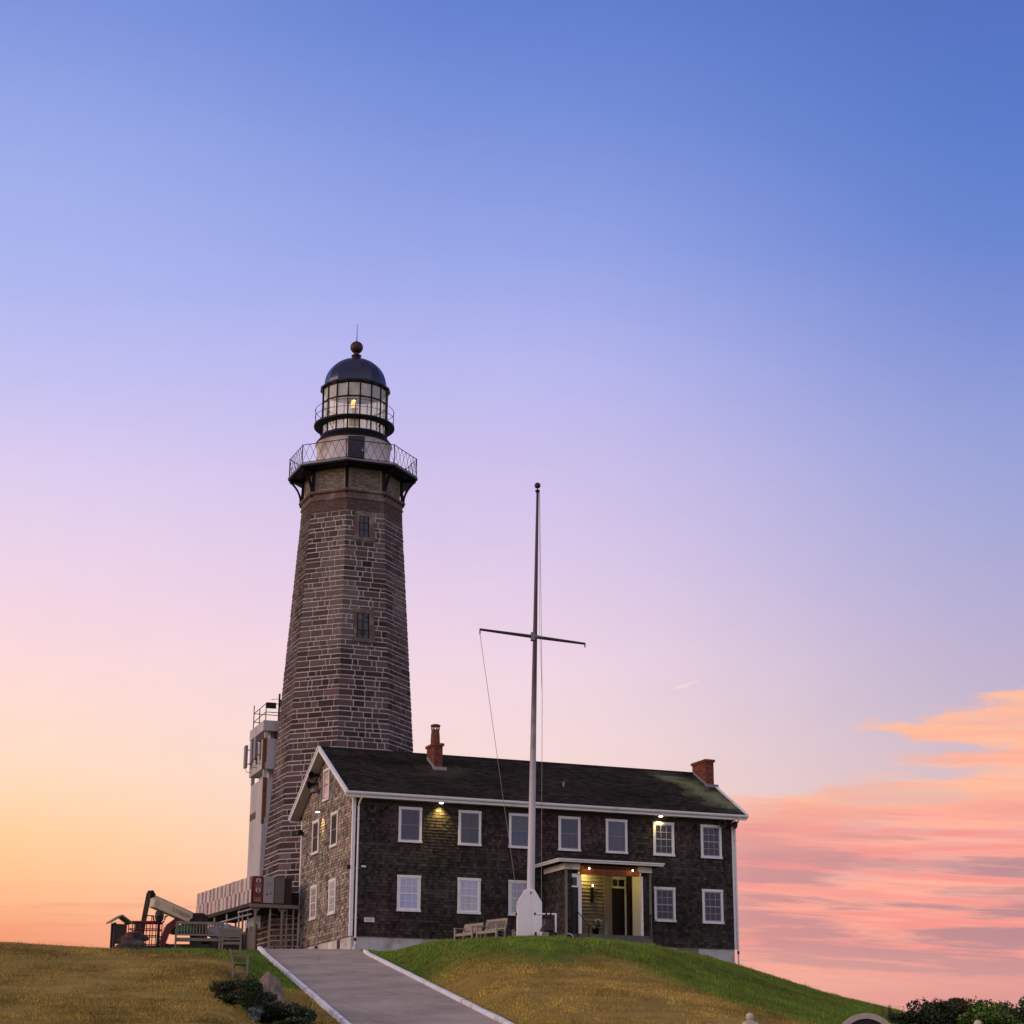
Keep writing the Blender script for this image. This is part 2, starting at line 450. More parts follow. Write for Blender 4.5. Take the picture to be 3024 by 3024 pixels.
def curb(fn, y0, y1, side):
    mb = MB(); ys = np.arange(y0, y1 + .01, 1.0); n = len(ys); vs = []
    for y in ys:
        x = float(fn(y)); z = float(drive_z(y)); j = noise.noise(Vector((y*.7, side*9, 0)))
        h = .115 + .018*j; w = .15 + .02*j
        vs += [(x, y, z-.2), (x, y, z+h-.02), (x+side*.025, y, z+h), (x+side*w, y, z+h), (x+side*(w+.02), y, z-.2)]
    fs = [(i*5+k, i*5+k+1, (i+1)*5+k+1, (i+1)*5+k) for i in range(n-1) for k in range(4)]
    fs += [(0, 1, 2, 3, 4), tuple((n-1)*5+k for k in (4, 3, 2, 1, 0))]
    mb.add(vs, fs); return mb.build('curb', MATS['curb_white'])
tag(curb(edge_l, 40, 86, -1), kind='structure'); tag(curb(edge_r, 40, 84, 1), kind='structure')

# grass blades
NB = 560000
bx = []; 
Yb = np.where(rng.random(NB*2) < .8, rng.uniform(46, 83, NB*2), rng.uniform(83, 97, NB*2)); sb = rng.uniform(-.275, .275, NB*2); Xb = sb * Yb
dl = np.maximum(edge_l(Yb) - Xb, Xb - edge_r(Yb)); keep = (dl > .04) | (Yb > 95)
HX, HY = -7.139, 88.0
uu = (Xb-HX)*.9319 + (Yb-HY)*.3628; v_ = -(Xb-HX)*.3628 + (Yb-HY)*.9319
keep &= ~((v_ > -.05) & (uu > -1)) & ~((uu < 0) & (v_ > -4)) & ~((uu > 9.1) & (uu < 14) & (v_ > -4.2)) & ~((Yb > 78) & (sb < -.126) & (rng.random(NB*2) > .25))
Xb, Yb = Xb[keep][:NB], Yb[keep][:NB]
Zb = hz(Xb, Yb); NB = len(Xb)
gm = green_mask(Xb, Yb)
lf = np.array([noise.fractal(Vector((x*.45, y*.28, 31)), 1.0, 2.0, 4) for x, y in zip(Xb, Yb)])
lf2 = np.array([noise.noise(Vector((x*1.7, y*1.1, 77))) for x, y in zip(Xb, Yb)])
hgt = rng.uniform(.02, .075, NB) * (.8 + .5*gm) * np.clip(1 + .9*lf2, .3, 1.9); hgt = np.where(rng.random(NB) < .02, hgt*2.2, hgt); ang = rng.uniform(0, 6.283, NB); wd = rng.uniform(.006, .017, NB)
dx, dy = np.cos(ang)*wd, np.sin(ang)*wd
lx, ly = rng.normal(0, .02, NB), rng.normal(0, .02, NB)
P = np.empty((NB, 3, 3))
P[:, 0] = np.stack([Xb-dx, Yb-dy, Zb-.015], 1); P[:, 1] = np.stack([Xb+dx, Yb+dy, Zb-.02], 1); P[:, 2] = np.stack([Xb+lx, Yb+ly, Zb+hgt], 1)
me = bpy.data.meshes.new('grass'); me.vertices.add(NB*3); me.vertices.foreach_set('co', P.ravel())
me.loops.add(NB*3); me.loops.foreach_set('vertex_index', np.arange(NB*3)); me.polygons.add(NB); me.polygons.foreach_set('loop_start', np.arange(0, NB*3, 3))
me.update(); me.validate()
at = me.color_attributes.new('Col', 'FLOAT_COLOR', 'POINT'); q = rng.random((NB, 1)); gmn = np.clip(gm[:, None] + rng.normal(0, .20, (NB, 1)) + .34*lf[:, None] + .18*lf2[:, None] - .02, 0, 1)
tone = np.clip(1 + .55*lf + .30*lf2, .45, 1.6)[:, None]
dry = (np.array([.43, .275, .066])*np.clip(.5 + .9*lf[:, None], 0, 1) + np.array([.34, .24, .046])*np.clip(.5 - .9*lf[:, None], 0, 1))*(.35 + 1.25*q)*tone*np.where(sb[keep][:NB] < -.1, .82, 1.08)[:, None]; grn = np.array([.125, .200, .016])*(.35 + 1.25*q)*tone
cb = dry*(1-gmn) + grn*gmn
ca = np.ones((NB, 3, 4), np.float32); ca[:, :, :3] = cb[:, None, :]; at.data.foreach_set('color', ca.ravel())
me.materials.append(MATS['leaf'])
o = bpy.data.objects.new('grass', me); COL.objects.link(o)
tag(o, 'short lawn grass, green near the crest and dry lower down', 'grass', kind='stuff')

# ------------------------------------------------------------------ keepers' house
HB = 6.1
HROT = R(21.2773)
house = thing('keepers_house', 'two storey dark shingled house with white window frames beside the lighthouse', 'house', (HX, HY, HB), HROT)
L_, D_ = 19.36, 8.77
Z = lambda z: z - HB           # absolute height -> house height
ZW0, ZEAVE, ZRIDGE = Z(6.85), Z(13.0), Z(15.98)
slope = (15.98 - 13.22) / 4.885
def roof_under(y): return Z(13.22) + (min(y, D_ - y) + .5) * slope - .16
def vcol(base, lo=.6, hi=1.4, tint=.06):
    k = random.uniform(lo, hi)
    return tuple(max(.004, b * k * (1 + random.uniform(-tint, tint))) for b in base)
def shingles(mb, x0, x1, z0, z1, put, base, expo=.14, limit=None, lo=.55, hi=1.5):
    """put(x, out, z) -> local point; courses of separate tapered shingles"""
    z = z0; r = 0
    while z < z1 - .01:
        zt = min(z + expo, z1); a, b = x0, x1
        if limit: a, b = limit(zt)
        x = a - random.uniform(0, .1)
        rowk = random.uniform(.85, 1.15)
        while x < b:
            w = random.uniform(.09, .21); xa, xb = max(a, x) + .002, min(b, x + w) - .002
            if xb - xa > .015:
                t = .026 + random.uniform(-.008, .012); jb = random.uniform(-.008, .006)
                big = noise.noise(Vector((x*.35, z*.8, r*.0))) * .35 + 1; hue = noise.noise(Vector((x*.3, z*.4, 20)))*(.35 if base[0] < .1 else .07); stk = 1 + .35*noise.noise(Vector((x*2.2, z*.25, 40)))
                c = vcol([base[0]*rowk*big*stk*(1+hue*.6), base[1]*rowk*big*stk*(1-hue*.15), base[2]*rowk*big*stk*(1+hue*.3)], lo, hi, .12)
                vs = [put(xa, t, z+jb), put(xb, t, z+jb), put(xb, .003, zt), put(xa, .003, zt), put(xa, 0, z+jb), put(xb, 0, z+jb)]
                mb.add(vs, [(0, 1, 2, 3), (4, 5, 1, 0), (4, 0, 3), (1, 5, 2)], c)
            x += w
        z = zt; r += 1
wall = MB()
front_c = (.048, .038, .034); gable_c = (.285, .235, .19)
wall.prism([(0, ZW0), (D_, ZW0), (D_, roof_under(D_)), (D_/2, roof_under(D_/2)), (0, roof_under(0))], 'x', 0, L_, (.02, .018, .017))
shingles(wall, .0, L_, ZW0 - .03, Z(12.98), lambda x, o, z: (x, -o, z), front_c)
def glim(z):
    # gable outline narrows above the eaves
    y = max(0.0, (z + .16 - Z(13.22)) / slope - .5); return (max(.0, y), D_ - max(.0, y))
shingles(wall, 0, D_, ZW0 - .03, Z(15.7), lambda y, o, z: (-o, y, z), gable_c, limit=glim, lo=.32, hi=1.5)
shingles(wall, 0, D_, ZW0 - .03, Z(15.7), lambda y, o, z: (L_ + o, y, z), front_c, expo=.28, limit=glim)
wall.build('wall', MATS['shingle'], house)
fo = MB(); fo.bx(.06, L_-.06, .06, D_-.06, Z(4.2), ZW0)
fo.build('foundation', MATS['foundation_white'], house)
# basement panels set into the foundation
def panel(name, M_, x0, x1, z0, z1, m, parent, t=.03):
    b = MB(M_); b.bx(x0, x1, -t, .05, z0, z1); return b.build(name, m, parent, bevel=.004)
GM_ = Matrix.Rotation(-math.pi/2, 4, 'Z')              # gable frame: x -> -y, depth -> +x
panel('basement_window', Matrix.Translation((0, .06, 0)), 16.2, 17.35, -.55, ZW0-.06, MATS['wood_grey'], house)
panel('basement_window', Matrix.Translation((.06, 0, 0)) @ GM_, -2.15, -1.75, -.2, ZW0-.08, MATS['wood_dark'], house)
panel('basement_window', Matrix.Translation((.06, 0, 0)) @ GM_, -3.55, -2.95, -.2, ZW0-.1, MATS['boom_cream'], house)
panel('basement_window', Matrix.Translation((.06, 0, 0)) @ GM_, -5.9, -5.45, -.2, ZW0-.1, MATS['wood_dark'], house)
panel('basement_window', Matrix.Translation((.06, 0, 0)) @ GM_, -6.9, -6.35, -.2, ZW0-.1, MATS['boom_cream'], house)
# roof
roof = MB()
zr, ze = Z(15.98), Z(13.22)
for sgn in (0, 1):
    yy = (lambda y: y) if sgn == 0 else (lambda y: D_ - y)
    # courses of roof shingles
    n = 38
    for i in range(n):
        t0, t1 = i/n, (i+1)/n
        ya, yb = -.5 + t0*(D_/2+.5), -.5 + t1*(D_/2+.5)
        za, zb = ze + t0*(zr-ze), ze + t1*(zr-ze)
        x = -.5
        while x < 19.88:
            w = random.uniform(.25, .42) if sgn == 0 else 2.0
            xb = min(19.88, x + w)
            mo = noise.noise(Vector((x*.25, i*.12, 3)))
            base = (.029, .024, .020)
            c = vcol([q*(1+.5*mo) for q in base], .6, 1.5)
            stain = 0.0
            if sgn == 0:
                tx = x - (17.2 + (n-i)*.075); e = noise.noise(Vector((x*.9, i*.22, 9)))
                stain = max(0, 1 - abs(tx + e*1.3)/1.5) * (1 if 4 < i < 33 else .3) * .85
                s2 = max(0, 1 - abs(x - 4.9 + e*.8)/1.7) * max(0, (i - 6)/n) * (1 if i < 27 else 0) * .6
                stain = max(stain, s2*.5)
            c = tuple(a*(1-stain) + b*stain for a, b in zip(c, (.22, .235, .12)))
            j = random.uniform(0, .006)
            roof.add([(x, yy(ya), za+.022+j), (xb, yy(ya), za+.022+j), (xb, yy(yb), zb+.006), (x, yy(yb), zb+.006), (x, yy(ya), za), (xb, yy(ya), za)],
                     [(0, 1, 2, 3), (4, 5, 1, 0)], c)
            x = xb
roof.prism([(-.5, ze), (D_/2, zr), (D_+.5, ze), (D_+.5, ze-.13), (D_/2, zr-.14), (-.5, ze-.13)], 'x', -.48, 19.86, (.03, .026, .024))
roof.prism([(D_/2-.16, zr-.06), (D_/2, zr+.045), (D_/2+.16, zr-.06)], 'x', -.5, 19.88, (.024, .02, .018))
roof = roof.build('roof', MATS['roof_shingle'], house)
# soffit under the overhangs
so = MB()
for x0, x1 in ((-.46, -.03), (L_+.03, 19.84)):
    so.prism([(-.46, ze-.14), (D_/2, zr-.15), (D_+.46, ze-.14), (D_+.46, ze-.18), (D_/2, zr-.19), (-.46, ze-.18)], 'x', x0, x1)
so.bx(-.02, L_+.02, -.46, -.025, ze-.26, ze-.21)
so.build('soffit', MATS['soffit'], house)
for xx in (-.53, 19.86):
    rk = MB()
    for sgn in (0, 1):
        yy = (lambda y: y) if sgn == 0 else (lambda y: D_ - y)
        pl = [(yy(-.53), ze-.21), (yy(-.53), ze+.0), (D_/2, zr+.02), (D_/2, zr-.20)]
        rk.prism(pl, 'x', xx, xx+.05)
        pl = [(yy(-.55), ze-.03), (yy(-.55), ze+.035), (D_/2, zr+.05), (D_/2, zr-.02)]
        rk.prism(pl, 'x', xx-.04, xx+.09)
    rk.build('rake_board', MATS['white_paint'], house)
for y0, y1 in ((-.5, -.62), (D_+.5, D_+.62)):
    gu = MB(); a, b = min(y0, y1), max(y0, y1)
    gu.bx(-.5, 19.86, (-.5 if y0 < 0 else D_+.46), (-.46 if y0 < 0 else D_+.5), ze-.27, ze-.02)
    gu.prism([(a, ze-.02), (a, ze-.09), (a+.03, ze-.14), (b-.005, ze-.14), (b-.005, ze-.02)], 'x', -.56, 19.92)
    gu.build('gutter', MATS['white_paint'], house)
for x, y, sx, sy in ((0, 0, -1, -1), (L_, 0, 1, -1), (0, D_, -1, 1), (L_, D_, 1, 1)):
    cb = MB(); cb.bx(x + sx*.045, x - sx*.10, y + sy*.045, y + sy*.0, ZW0-.04, Z(12.98))
    cb.bx(x + sx*.042, x + sx*.0, y + sy*.0, y - sy*.11, ZW0-.04, Z(12.98))
    cb.build('corner_board', MATS['white_paint'], house)
fr = MB(); fr.bx(.1, L_-.1, -.04, 0, Z(12.80), Z(12.955)); 
fr.build('frieze_board', MATS['wood_dark'], house)
# downspouts
def downspout(x, y, sx, lo=6.45):
    t = MB()
    t.tube([(x, -.56, ze-.13), (x, -.5, ze-.28), (x, -.14, ze-.52), (x, -.09, ze-.62), (x, -.09, Z(lo)), (x + sx*.05, -.12, Z(lo-.15)), (x + sx*.16, -.25, Z(lo-.3))], .045, 8)
    for zz in (Z(12), Z(9.8), Z(7.6)): t.bx(x-.06, x+.06, -.14, .0, zz, zz+.03)
    o = t.build('downspout', MATS['white_paint'], house, smooth=False)
    c = MB(); c.tube([(x, -.09, Z(6.58)), (x, -.09, Z(6.72))], .055, 8); c.build('downspout_joint', MATS['iron_black'], o)
downspout(.22, 0, -1); downspout(19.42, 0, 1, 5.9)

# windows -------------------------------------------------------------
PANE = {'pane_blue': (.075, .085, .13), 'pane_dark': (.020, .014, .034), 'pane_curtain': (.34, .36, .44), 'pane_brown': (.030, .022, .017), 'pane_glow': (.50, .38, .32)}
def window(M_, cx, z0, z1, w, kind, casing=.115, muntins=False, parent=house):
    b = MB(M_); x0, x1 = cx - w/2, cx + w/2
    b.bx(x0, x0+casing, -.055, .0, z0+.11, z1-.125); b.bx(x1-casing, x1, -.055, .0, z0+.11, z1-.125)
    b.bx(x0-.015, x1+.015, -.065, .0, z1-.125, z1); b.bx(x0-.02, x1+.02, -.085, .0, z0, z0+.11)
    win = b.build('window', MATS['white_paint'], parent, bevel=.006)
    a, c, lo, hi = x0+casing, x1-casing, z0+.11, z1-.125
    zm = (lo+hi)/2
    s = MB(M_); t = .04
    s.bx(a, a+t, -.036, -.02, lo, hi); s.bx(c-t, c, -.036, -.02, lo, hi); s.bx(a+t, c-t, -.036, -.02, lo, lo+.055); s.bx(a+t, c-t, -.036, -.02, hi-.045, hi); s.bx(a+t, c-t, -.040, -.018, zm-.025, zm+.025)
    if muntins:
        for k in (1, 2):
            xm = a + (c-a)*k/3; s.bx(xm-.011, xm+.011, -.033, -.024, lo+.055, zm-.025); s.bx(xm-.011, xm+.011, -.033, -.024, zm+.025, hi-.045)
        for zz in ((lo+.055+zm-.025)/2, (zm+.025+hi-.045)/2): s.bx(a+t, c-t, -.0335, -.0235, zz-.011, zz+.011)
    s.build('sash', (MATS['muntin_grey'] if kind == 'pane_dark' else MATS['white_paint']) if muntins else MATS['antenna_grey'], win)
    p = MB(M_); kb = PANE[kind]; kk = random.uniform(.65, 1.35)
    for za, zb in ((lo, zm), (zm, hi)):
        tx, tz = random.uniform(-.004, .004), random.uniform(-.005, .005); q_ = [u_*kk*random.uniform(.85, 1.15) for u_ in kb]
        p.add([(a, -.024-tx-tz, za), (c, -.024+tx-tz, za), (c, -.024+tx+tz, zb), (a, -.024-tx+tz, zb)], [(0, 1, 2, 3)], q_)
    p.build('pane', MATS[kind], win)
    return win
UC = [2.709, 5.619, 8.128, 10.639, 13.083, 15.570, 18.126]
I4 = Matrix.Identity(4)
SHF = Matrix.Translation((0, -.024, 0))
for i, u in enumerate(UC):
    window(SHF, u, Z(11.07), Z(12.70), 1.119, 'pane_blue' if i < 5 else 'pane_dark', muntins=i >= 5)
    if i in (0, 1, 2, 5, 6): window(SHF, u, Z(7.964), Z(9.60), 1.119, 'pane_curtain' if i < 3 else 'pane_dark', muntins=True)
GS = Matrix.Translation((-.024, 0, 0)) @ GM_
for v in (6.06, 2.88):
    window(GS, -v, Z(11.07), Z(12.70), 1.119, 'pane_brown')
    window(GS, -v, Z(7.964), Z(9.60), 1.119, 'pane_glow', muntins=True)
window(GS, -4.45, Z(13.42), Z(14.98), 1.0, 'pane_glow', casing=.10)

# chimneys (sub-parts of the roof)
def brick_box(mb, x0, x1, y0, y1, z0, z1, base=(.17, .045, .028)):
    mb.bx(x0+.008, x1-.008, y0+.008, y1-.008, z0, z1, (.13, .085, .07))
    h = .075; z = z0; r = 0
    while z < z1 - .02:
        zt = min(z+h-.01, z1)
        for (ax, fixed, a0, a1) in (('x', y0, x0, x1), ('x', y1, x0, x1), ('y', x0, y0, y1), ('y', x1, y0, y1)):
            t = a0 - (.11 if r % 2 else 0)
            while t < a1:
                p, q = max(t, a0), min(t+.21, a1)
                if q - p > .03:
                    c = vcol(base, .6, 1.45, .15)
                    if ax == 'x': vs = [(p, fixed, z), (q, fixed, z), (q, fixed, zt), (p, fixed, zt)]
                    else: vs = [(fixed, p, z), (fixed, q, z), (fixed, q, zt), (fixed, p, zt)]
                    mb.add(vs, [(0, 1, 2, 3)], c)
                t += .22
        z += h; r += 1
def chimney(x0, x1, y0, y1, ztop, pot):
    b = MB(); zb = Z(13.22) + (y0+.5)*slope - .3
    brick_box(b, x0, x1, y0, y1, zb, ztop-.12)
    brick_box(b, x0-.06, x1+.06, y0-.06, y1+.06, ztop-.12, ztop)
    b.bx(x0-.05, x1+.05, y0-.05, y1+.05, ztop-.015, ztop+.012, (.10, .05, .04))
    b.build('chimney', MATS['brick_chimney'], roof)
    f = MB(); z0 = Z(13.22) + (y0+.5)*slope
    f.bx(x0-.10, x1+.14, y0-.22, y0-.012, z0-.12, z0+.05); 
    f.prism([(y0-.1, z0-.02), (y0-.1, z0+.12), (y1-.2, z0+.12+(y1-y0-.1)*slope), (y1-.2, z0-.02+(y1-y0-.1)*slope)], 'x', x0-.06, x0-.014)
    f.build('flashing', MATS['antenna_grey'] if not pot else MATS['boom_top_grey'], roof)
    if pot:
        p = MB(); cx, cy = x0+.16, (y0+y1)/2 - .22
        n = 8; H = .80; z0 = ztop + .01
        p.lathe([(.235, 0), (.24, .15), (.225, .45), (.195, .70)], (cx, cy, z0), n)
        for k in range(n):
            a = 2*math.pi*k/n
            p.bx(cx+.19*math.sin(a)-.025, cx+.19*math.sin(a)+.025, cy-.19*math.cos(a)-.025, cy-.19*math.cos(a)+.025, z0+.68, z0+.88)
        p.lathe([(.235, .86), (.235, .93), (.13, .97), (.13, .94), (.17, .86), (.235, .86)], (cx, cy, z0), 16)
        p.build('chimney_pot', MATS['pot'], roof)
mat('pot', (.15, .05, .032), .85, .3, 5, .2, 40)
chimney(4.77, 5.2, 2.72, 3.85, Z(16.26), True)
chimney(19.40, 19.86, 2.85, 4.35, Z(16.45), False)
vp = MB(); vp.tube([(11.0, 1.5, Z(14.2)), (11.0, 1.5, Z(14.6))], .05, 8); vp.build('vent_pipe', MATS['antenna_grey'], roof)

# lamps, horns and small boxes on the walls
def wall_lamp(M_, x, z):
    b = MB(M_); b.bx(x-.07, x+.07, -.05, 0, z-.05, z+.10); b.beam((x, -.05, z+.04), (x, -.22, z+.05), .04, .04)
    b.lathe([(.02, .06), (.16, .02), (.18, -.03), (.15, -.04)], (x, -.27, z), 14)
    o = b.build('wall_lamp', MATS['antenna_grey'], house)
    e = MB(M_); e.lathe([(.001, .0), (.08, -.02), (.105, -.04), (.085, -.075), (.001, -.09)], (x, -.27, z), 14)
    e.build('bulb', MATS['bulb_white'], o, smooth=True)
    return o
wall_lamp(SHF, 4.12, Z(12.98)); wall_lamp(SHF, 15.32, Z(12.98)); wall_lamp(GS, -4.95, Z(13.0))
def lamp_light(name, loc, energy, color, kind='POINT', rad=.08, parent=None, rot=None, size=R(110), blend=.7):
    l = bpy.data.lights.new(name, kind); l.energy = energy; l.color = color; l.shadow_soft_size = rad
    if kind == 'SPOT': l.spot_size = size; l.spot_blend = blend
    o = bpy.data.objects.new(name, l); COL.objects.link(o); o.location = loc
    if rot: o.rotation_euler = rot
    if parent is not None: o.parent = parent
    return o
YEL = (1.0, .73, .22)
lamp_light('wall_lamp_light', (4.12, -.30, Z(12.82)), 200, YEL, 'SPOT', .05, house, (R(24), 0, 0), R(105), 1.0)
lamp_light('wall_lamp_light', (15.32, -.30, Z(12.82)), 60, YEL, 'SPOT', .05, house, (R(24), 0, 0), R(105), 1.0)
lamp_light('wall_lamp_light', (-.30, 4.95, Z(12.86)), 90, YEL, 'SPOT', .05, house, (0, R(-24), 0), R(70), 1.0)
def horn(M_, x, z, yaw):
    b = MB(M_); b.bx(x-.05, x+.05, -.06, 0, z-.05, z+.05)
    d = Vector((math.sin(yaw), -math.cos(yaw), -.15)).normalized(); p = Vector((x, -.12, z))
    prof = [(.06, 0), (.07, .16), (.10, .26), (.18, .38), (.20, .40), (.17, .39), (.05, .2)]
    q = d.to_track_quat('Z', 'Y')
    for i in range(len(prof)-1):
        (r0, t0), (r1, t1) = prof[i], prof[i+1]; vs = []
        for r_, t_ in ((r0, t0), (r1, t1)):
            vs += [p + q @ Vector((r_*math.cos(2*math.pi*k/12), r_*math.sin(2*math.pi*k/12), t_)) for k in range(12)]
        b.add(vs, [(k, (k+1) % 12, 12+(k+1) % 12, 12+k) for k in range(12)])
    return b
o = horn(GS, -5.85, Z(14.85), .5).build('loudspeaker', MATS['iron_black'], house)
o = horn(GS, -5.95, Z(14.45), -.6).build('loudspeaker', MATS['iron_black'], house)
o = horn(SHF, .92, Z(12.55), -.5).build('loudspeaker', MATS['wood_dark'], house)
o = horn(SHF, 1.25, Z(12.52), .5).build('loudspeaker', MATS['wood_dark'], house)
o = horn(SHF, 18.75, Z(12.78), -.5).build('loudspeaker', MATS['wood_dark'], house)
o = horn(SHF, 19.05, Z(12.76), .5).build('loudspeaker', MATS['wood_dark'], house)
dsh = MB(GS); dsh.lathe([(.001, .22), (.12, .2), (.19, .10), (.20, .0), (.17, -.02)], (-5.76, -.24, Z(14.0)), 14); dsh.bx(-5.80, -5.72, -.2, 0, Z(14.0), Z(14.08))
d_ = dsh.build('camera_dome', MATS['antenna_grey'], house, smooth=True)
cam_ = MB(SHF); cam_.bx(.42, .62, -.12, 0, Z(9.85), Z(9.93)); cam_.bx(.45, .50, -.2, -.12, Z(9.86), Z(9.92)); cam_.build('security_camera', MATS['white_paint'], house)
bx_ = MB(GS); bx_.bx(-.22, -.08, -.16, 0, Z(9.78), Z(9.95)); bx_.build('junction_box', MATS['iron_black'], house)
fl = MB(GS); fl.bx(-8.75, -8.35, -.28, -.02, Z(12.30), Z(12.42)); fl.bx(-8.72, -8.6, -.2, 0, Z(12.42), Z(12.55)); fl.build('floodlight', MATS['iron_black'], house)

# porch ---------------------------------------------------------------
PV = -2.5; PL, PR = 9.39, 13.69
pz0, pz1 = Z(7.06), Z(9.92)
pw = MB()
pw.bx(PL+.03, PL+.12, PV+.03, -.03, pz0-.1, pz1+.1, (.02, .018, .017)); pw.bx(PR-.12, PR-.03, PV+.03, -.03, pz0-.1, pz1+.1, (.02, .018, .017))
shingles(pw, PV+.02, -.03, pz0-.25, pz1, lambda y, o, z: (PL+.03-o, y, z), (.055, .048, .045))
pw.bx(PL+.02, 10.02, PV+.03, PV+.12, pz0-.1, pz1+.1, (.02, .018, .017))
shingles(pw, PL+.1, 9.72, PV and pz0-.25, pz1, lambda x, o, z: (x, PV+.03-o, z), (.040, .034, .032))
shingles(pw, 13.27, PR-.05, pz0-.25, pz1, lambda x, o, z: (x, PV+.03-o, z), (.040, .034, .032))
pw.bx(13.25, PR-.02, PV+.03, PV+.12, pz0-.1, pz1+.1, (.02, .018, .017))
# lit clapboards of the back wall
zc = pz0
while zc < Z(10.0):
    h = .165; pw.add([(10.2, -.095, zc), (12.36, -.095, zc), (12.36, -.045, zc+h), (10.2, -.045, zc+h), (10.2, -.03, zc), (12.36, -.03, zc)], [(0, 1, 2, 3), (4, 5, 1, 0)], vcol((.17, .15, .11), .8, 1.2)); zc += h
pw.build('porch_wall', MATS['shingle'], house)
for xa, xb in ((PL-.01, PL+.10), (PR-.09, PR+.01)):
    t = MB(); t.bx(xa, xb, PV-.02, PV+.03, pz0-.25, pz1); t.build('porch_corner_board', MATS['wood_grey'], house)
t = MB(); t.bx(10.02, 10.18, PV-.035, PV+.14, pz0, Z(9.76)); t.build('porch_post', MATS['white_paint'], house, bevel=.008)
t = MB(); t.bx(13.20, 13.27, PV-.035, PV+.14, pz0, Z(9.76)); t.build('porch_post', MATS['white_paint'], house, bevel=.008)
t = MB(); t.bx(13.545, 13.57, PV+.13, -.75, pz0, Z(10.0)); t.build('porch_side_panel', MATS['white_paint'], house)
t = MB(); t.bx(13.53, 13.57, -.74, -.11, pz0, Z(9.9)); t.build('shutter', MATS['door_dark'], house)
for ya, yb, za, zb in ((-2.33, -1.70, 8.76, 8.97), (-2.35, -1.66, 8.18, 8.66)):
    t = MB(); t.bx(13.525, 13.544, ya, yb, Z(za), Z(zb)); t.build('notice_board', MATS['board_black'], house)
# frieze boards either side of the sign
for xa, xb, xs in ((PL-.06, 10.12, PL-.06), (13.0, PR+.04, PR)):
    t = MB(); t.bx(xa, xb, PV-.06, PV, Z(9.93), Z(10.20)); t.bx(xs, xs + (.06 if xs < 10 else .04), PV, -.03, Z(9.93), Z(10.20))
    t.build('porch_frieze', MATS['white_paint'], house)
t = MB(); t.bx(10.12, 13.0, PV-.03, PV+.06, Z(9.74), Z(10.20)); t.build('porch_beam', MATS['sign_letters'], house)
t = MB(); t.bx(PL, PR, PV+.05, -.04, Z(10.02), Z(10.08)); t.build('porch_ceiling', MATS['soffit'], house)
t = MB()
x0, x1, yv = 8.90, 14.05, -3.0
t.add([(x0, yv, Z(10.20)), (x1, yv, Z(10.20)), (x1, -.03, Z(10.20)), (x0, -.03, Z(10.20)), (x0, yv, Z(10.24)), (x1, yv, Z(10.24)), (x0+2.2, -.03, Z(10.92)), (x1-2.2, -.03, Z(10.92)), (x1, -.03, Z(10.24)), (x0, -.03, Z(10.24))],
      [(3, 2, 1, 0), (0, 1, 5, 4), (4, 5, 7, 6), (5, 8, 7), (9, 4, 6), (1, 2, 8, 5), (3, 0, 4, 9), (2, 3, 9, 6, 7, 8)], (.02, .018, .016))
t.build('porch_roof', MATS['roof_shingle'], house)
t = MB(); t.bx(x0-.05, x1+.05, yv-.05, yv, Z(10.20), Z(10.33)); t.bx(x0-.05, x0, yv, -.03, Z(10.20), Z(10.33)); t.bx(x1, x1+.05, yv, -.03, Z(10.20), Z(10.33))
t.bx(x0-.09, x1+.09, yv-.10, yv-.05, Z(10.285), Z(10.345)); t.bx(x0-.10, x0-.05, yv-.05, -.03, Z(10.285), Z(10.345)); t.bx(x1+.05, x1+.10, yv-.05, -.03, Z(10.285), Z(10.345))
t.build('porch_cornice', MATS['white_paint'], house)
t = MB(); t.bx(PL, PR, PV, -.02, Z(5.6), pz0); t.build('porch_floor', MATS['porch_stone'], house)
t = MB()
for k in range(4): t.bx(9.9+.0*k, 13.6, PV-.32*(k+1), PV-.32*k, Z(5.6), pz0-.17*(k+1)+.0)
t.build('porch_steps', MATS['porch_stone'], house, bevel=.01)
# back-wall door, its transom, trim
t = MB(); t.bx(12.78, 13.46, -.07, -.03, pz0, Z(9.44)); dr = t.build('door', MATS['door_dark'], house)
t = MB(); t.bx(12.80, 13.43, -.075, -.03, Z(9.53), Z(9.85), (.01, .008, .012)); t.build('transom_window', MATS['pane_dark'], dr)
t = MB(); t.bx(13.10, 13.13, -.085, -.075, Z(9.53), Z(9.85)); t.bx(12.80, 12.83, -.085, -.075, Z(9.53), Z(9.85)); t.bx(12.78, 13.46, -.09, -.03, Z(9.44), Z(9.53)); t.bx(12.78, 13.46, -.09, -.03, Z(9.85), Z(10.0)); t.bx(13.46, 13.54, -.10, -.03, pz0, Z(10.0)); t.build('door_frame', MATS['white_paint'], dr)
t = MB(); t.bx(12.37, 12.78, -.12, -.03, pz0, Z(10.0)); t.build('door_side_board', MATS['wood_grey'], dr)
t = MB(); t.bx(13.36, 13.40, -.12, -.07, Z(8.1), Z(8.25)); t.build('door_handle', MATS['bronze'], dr)
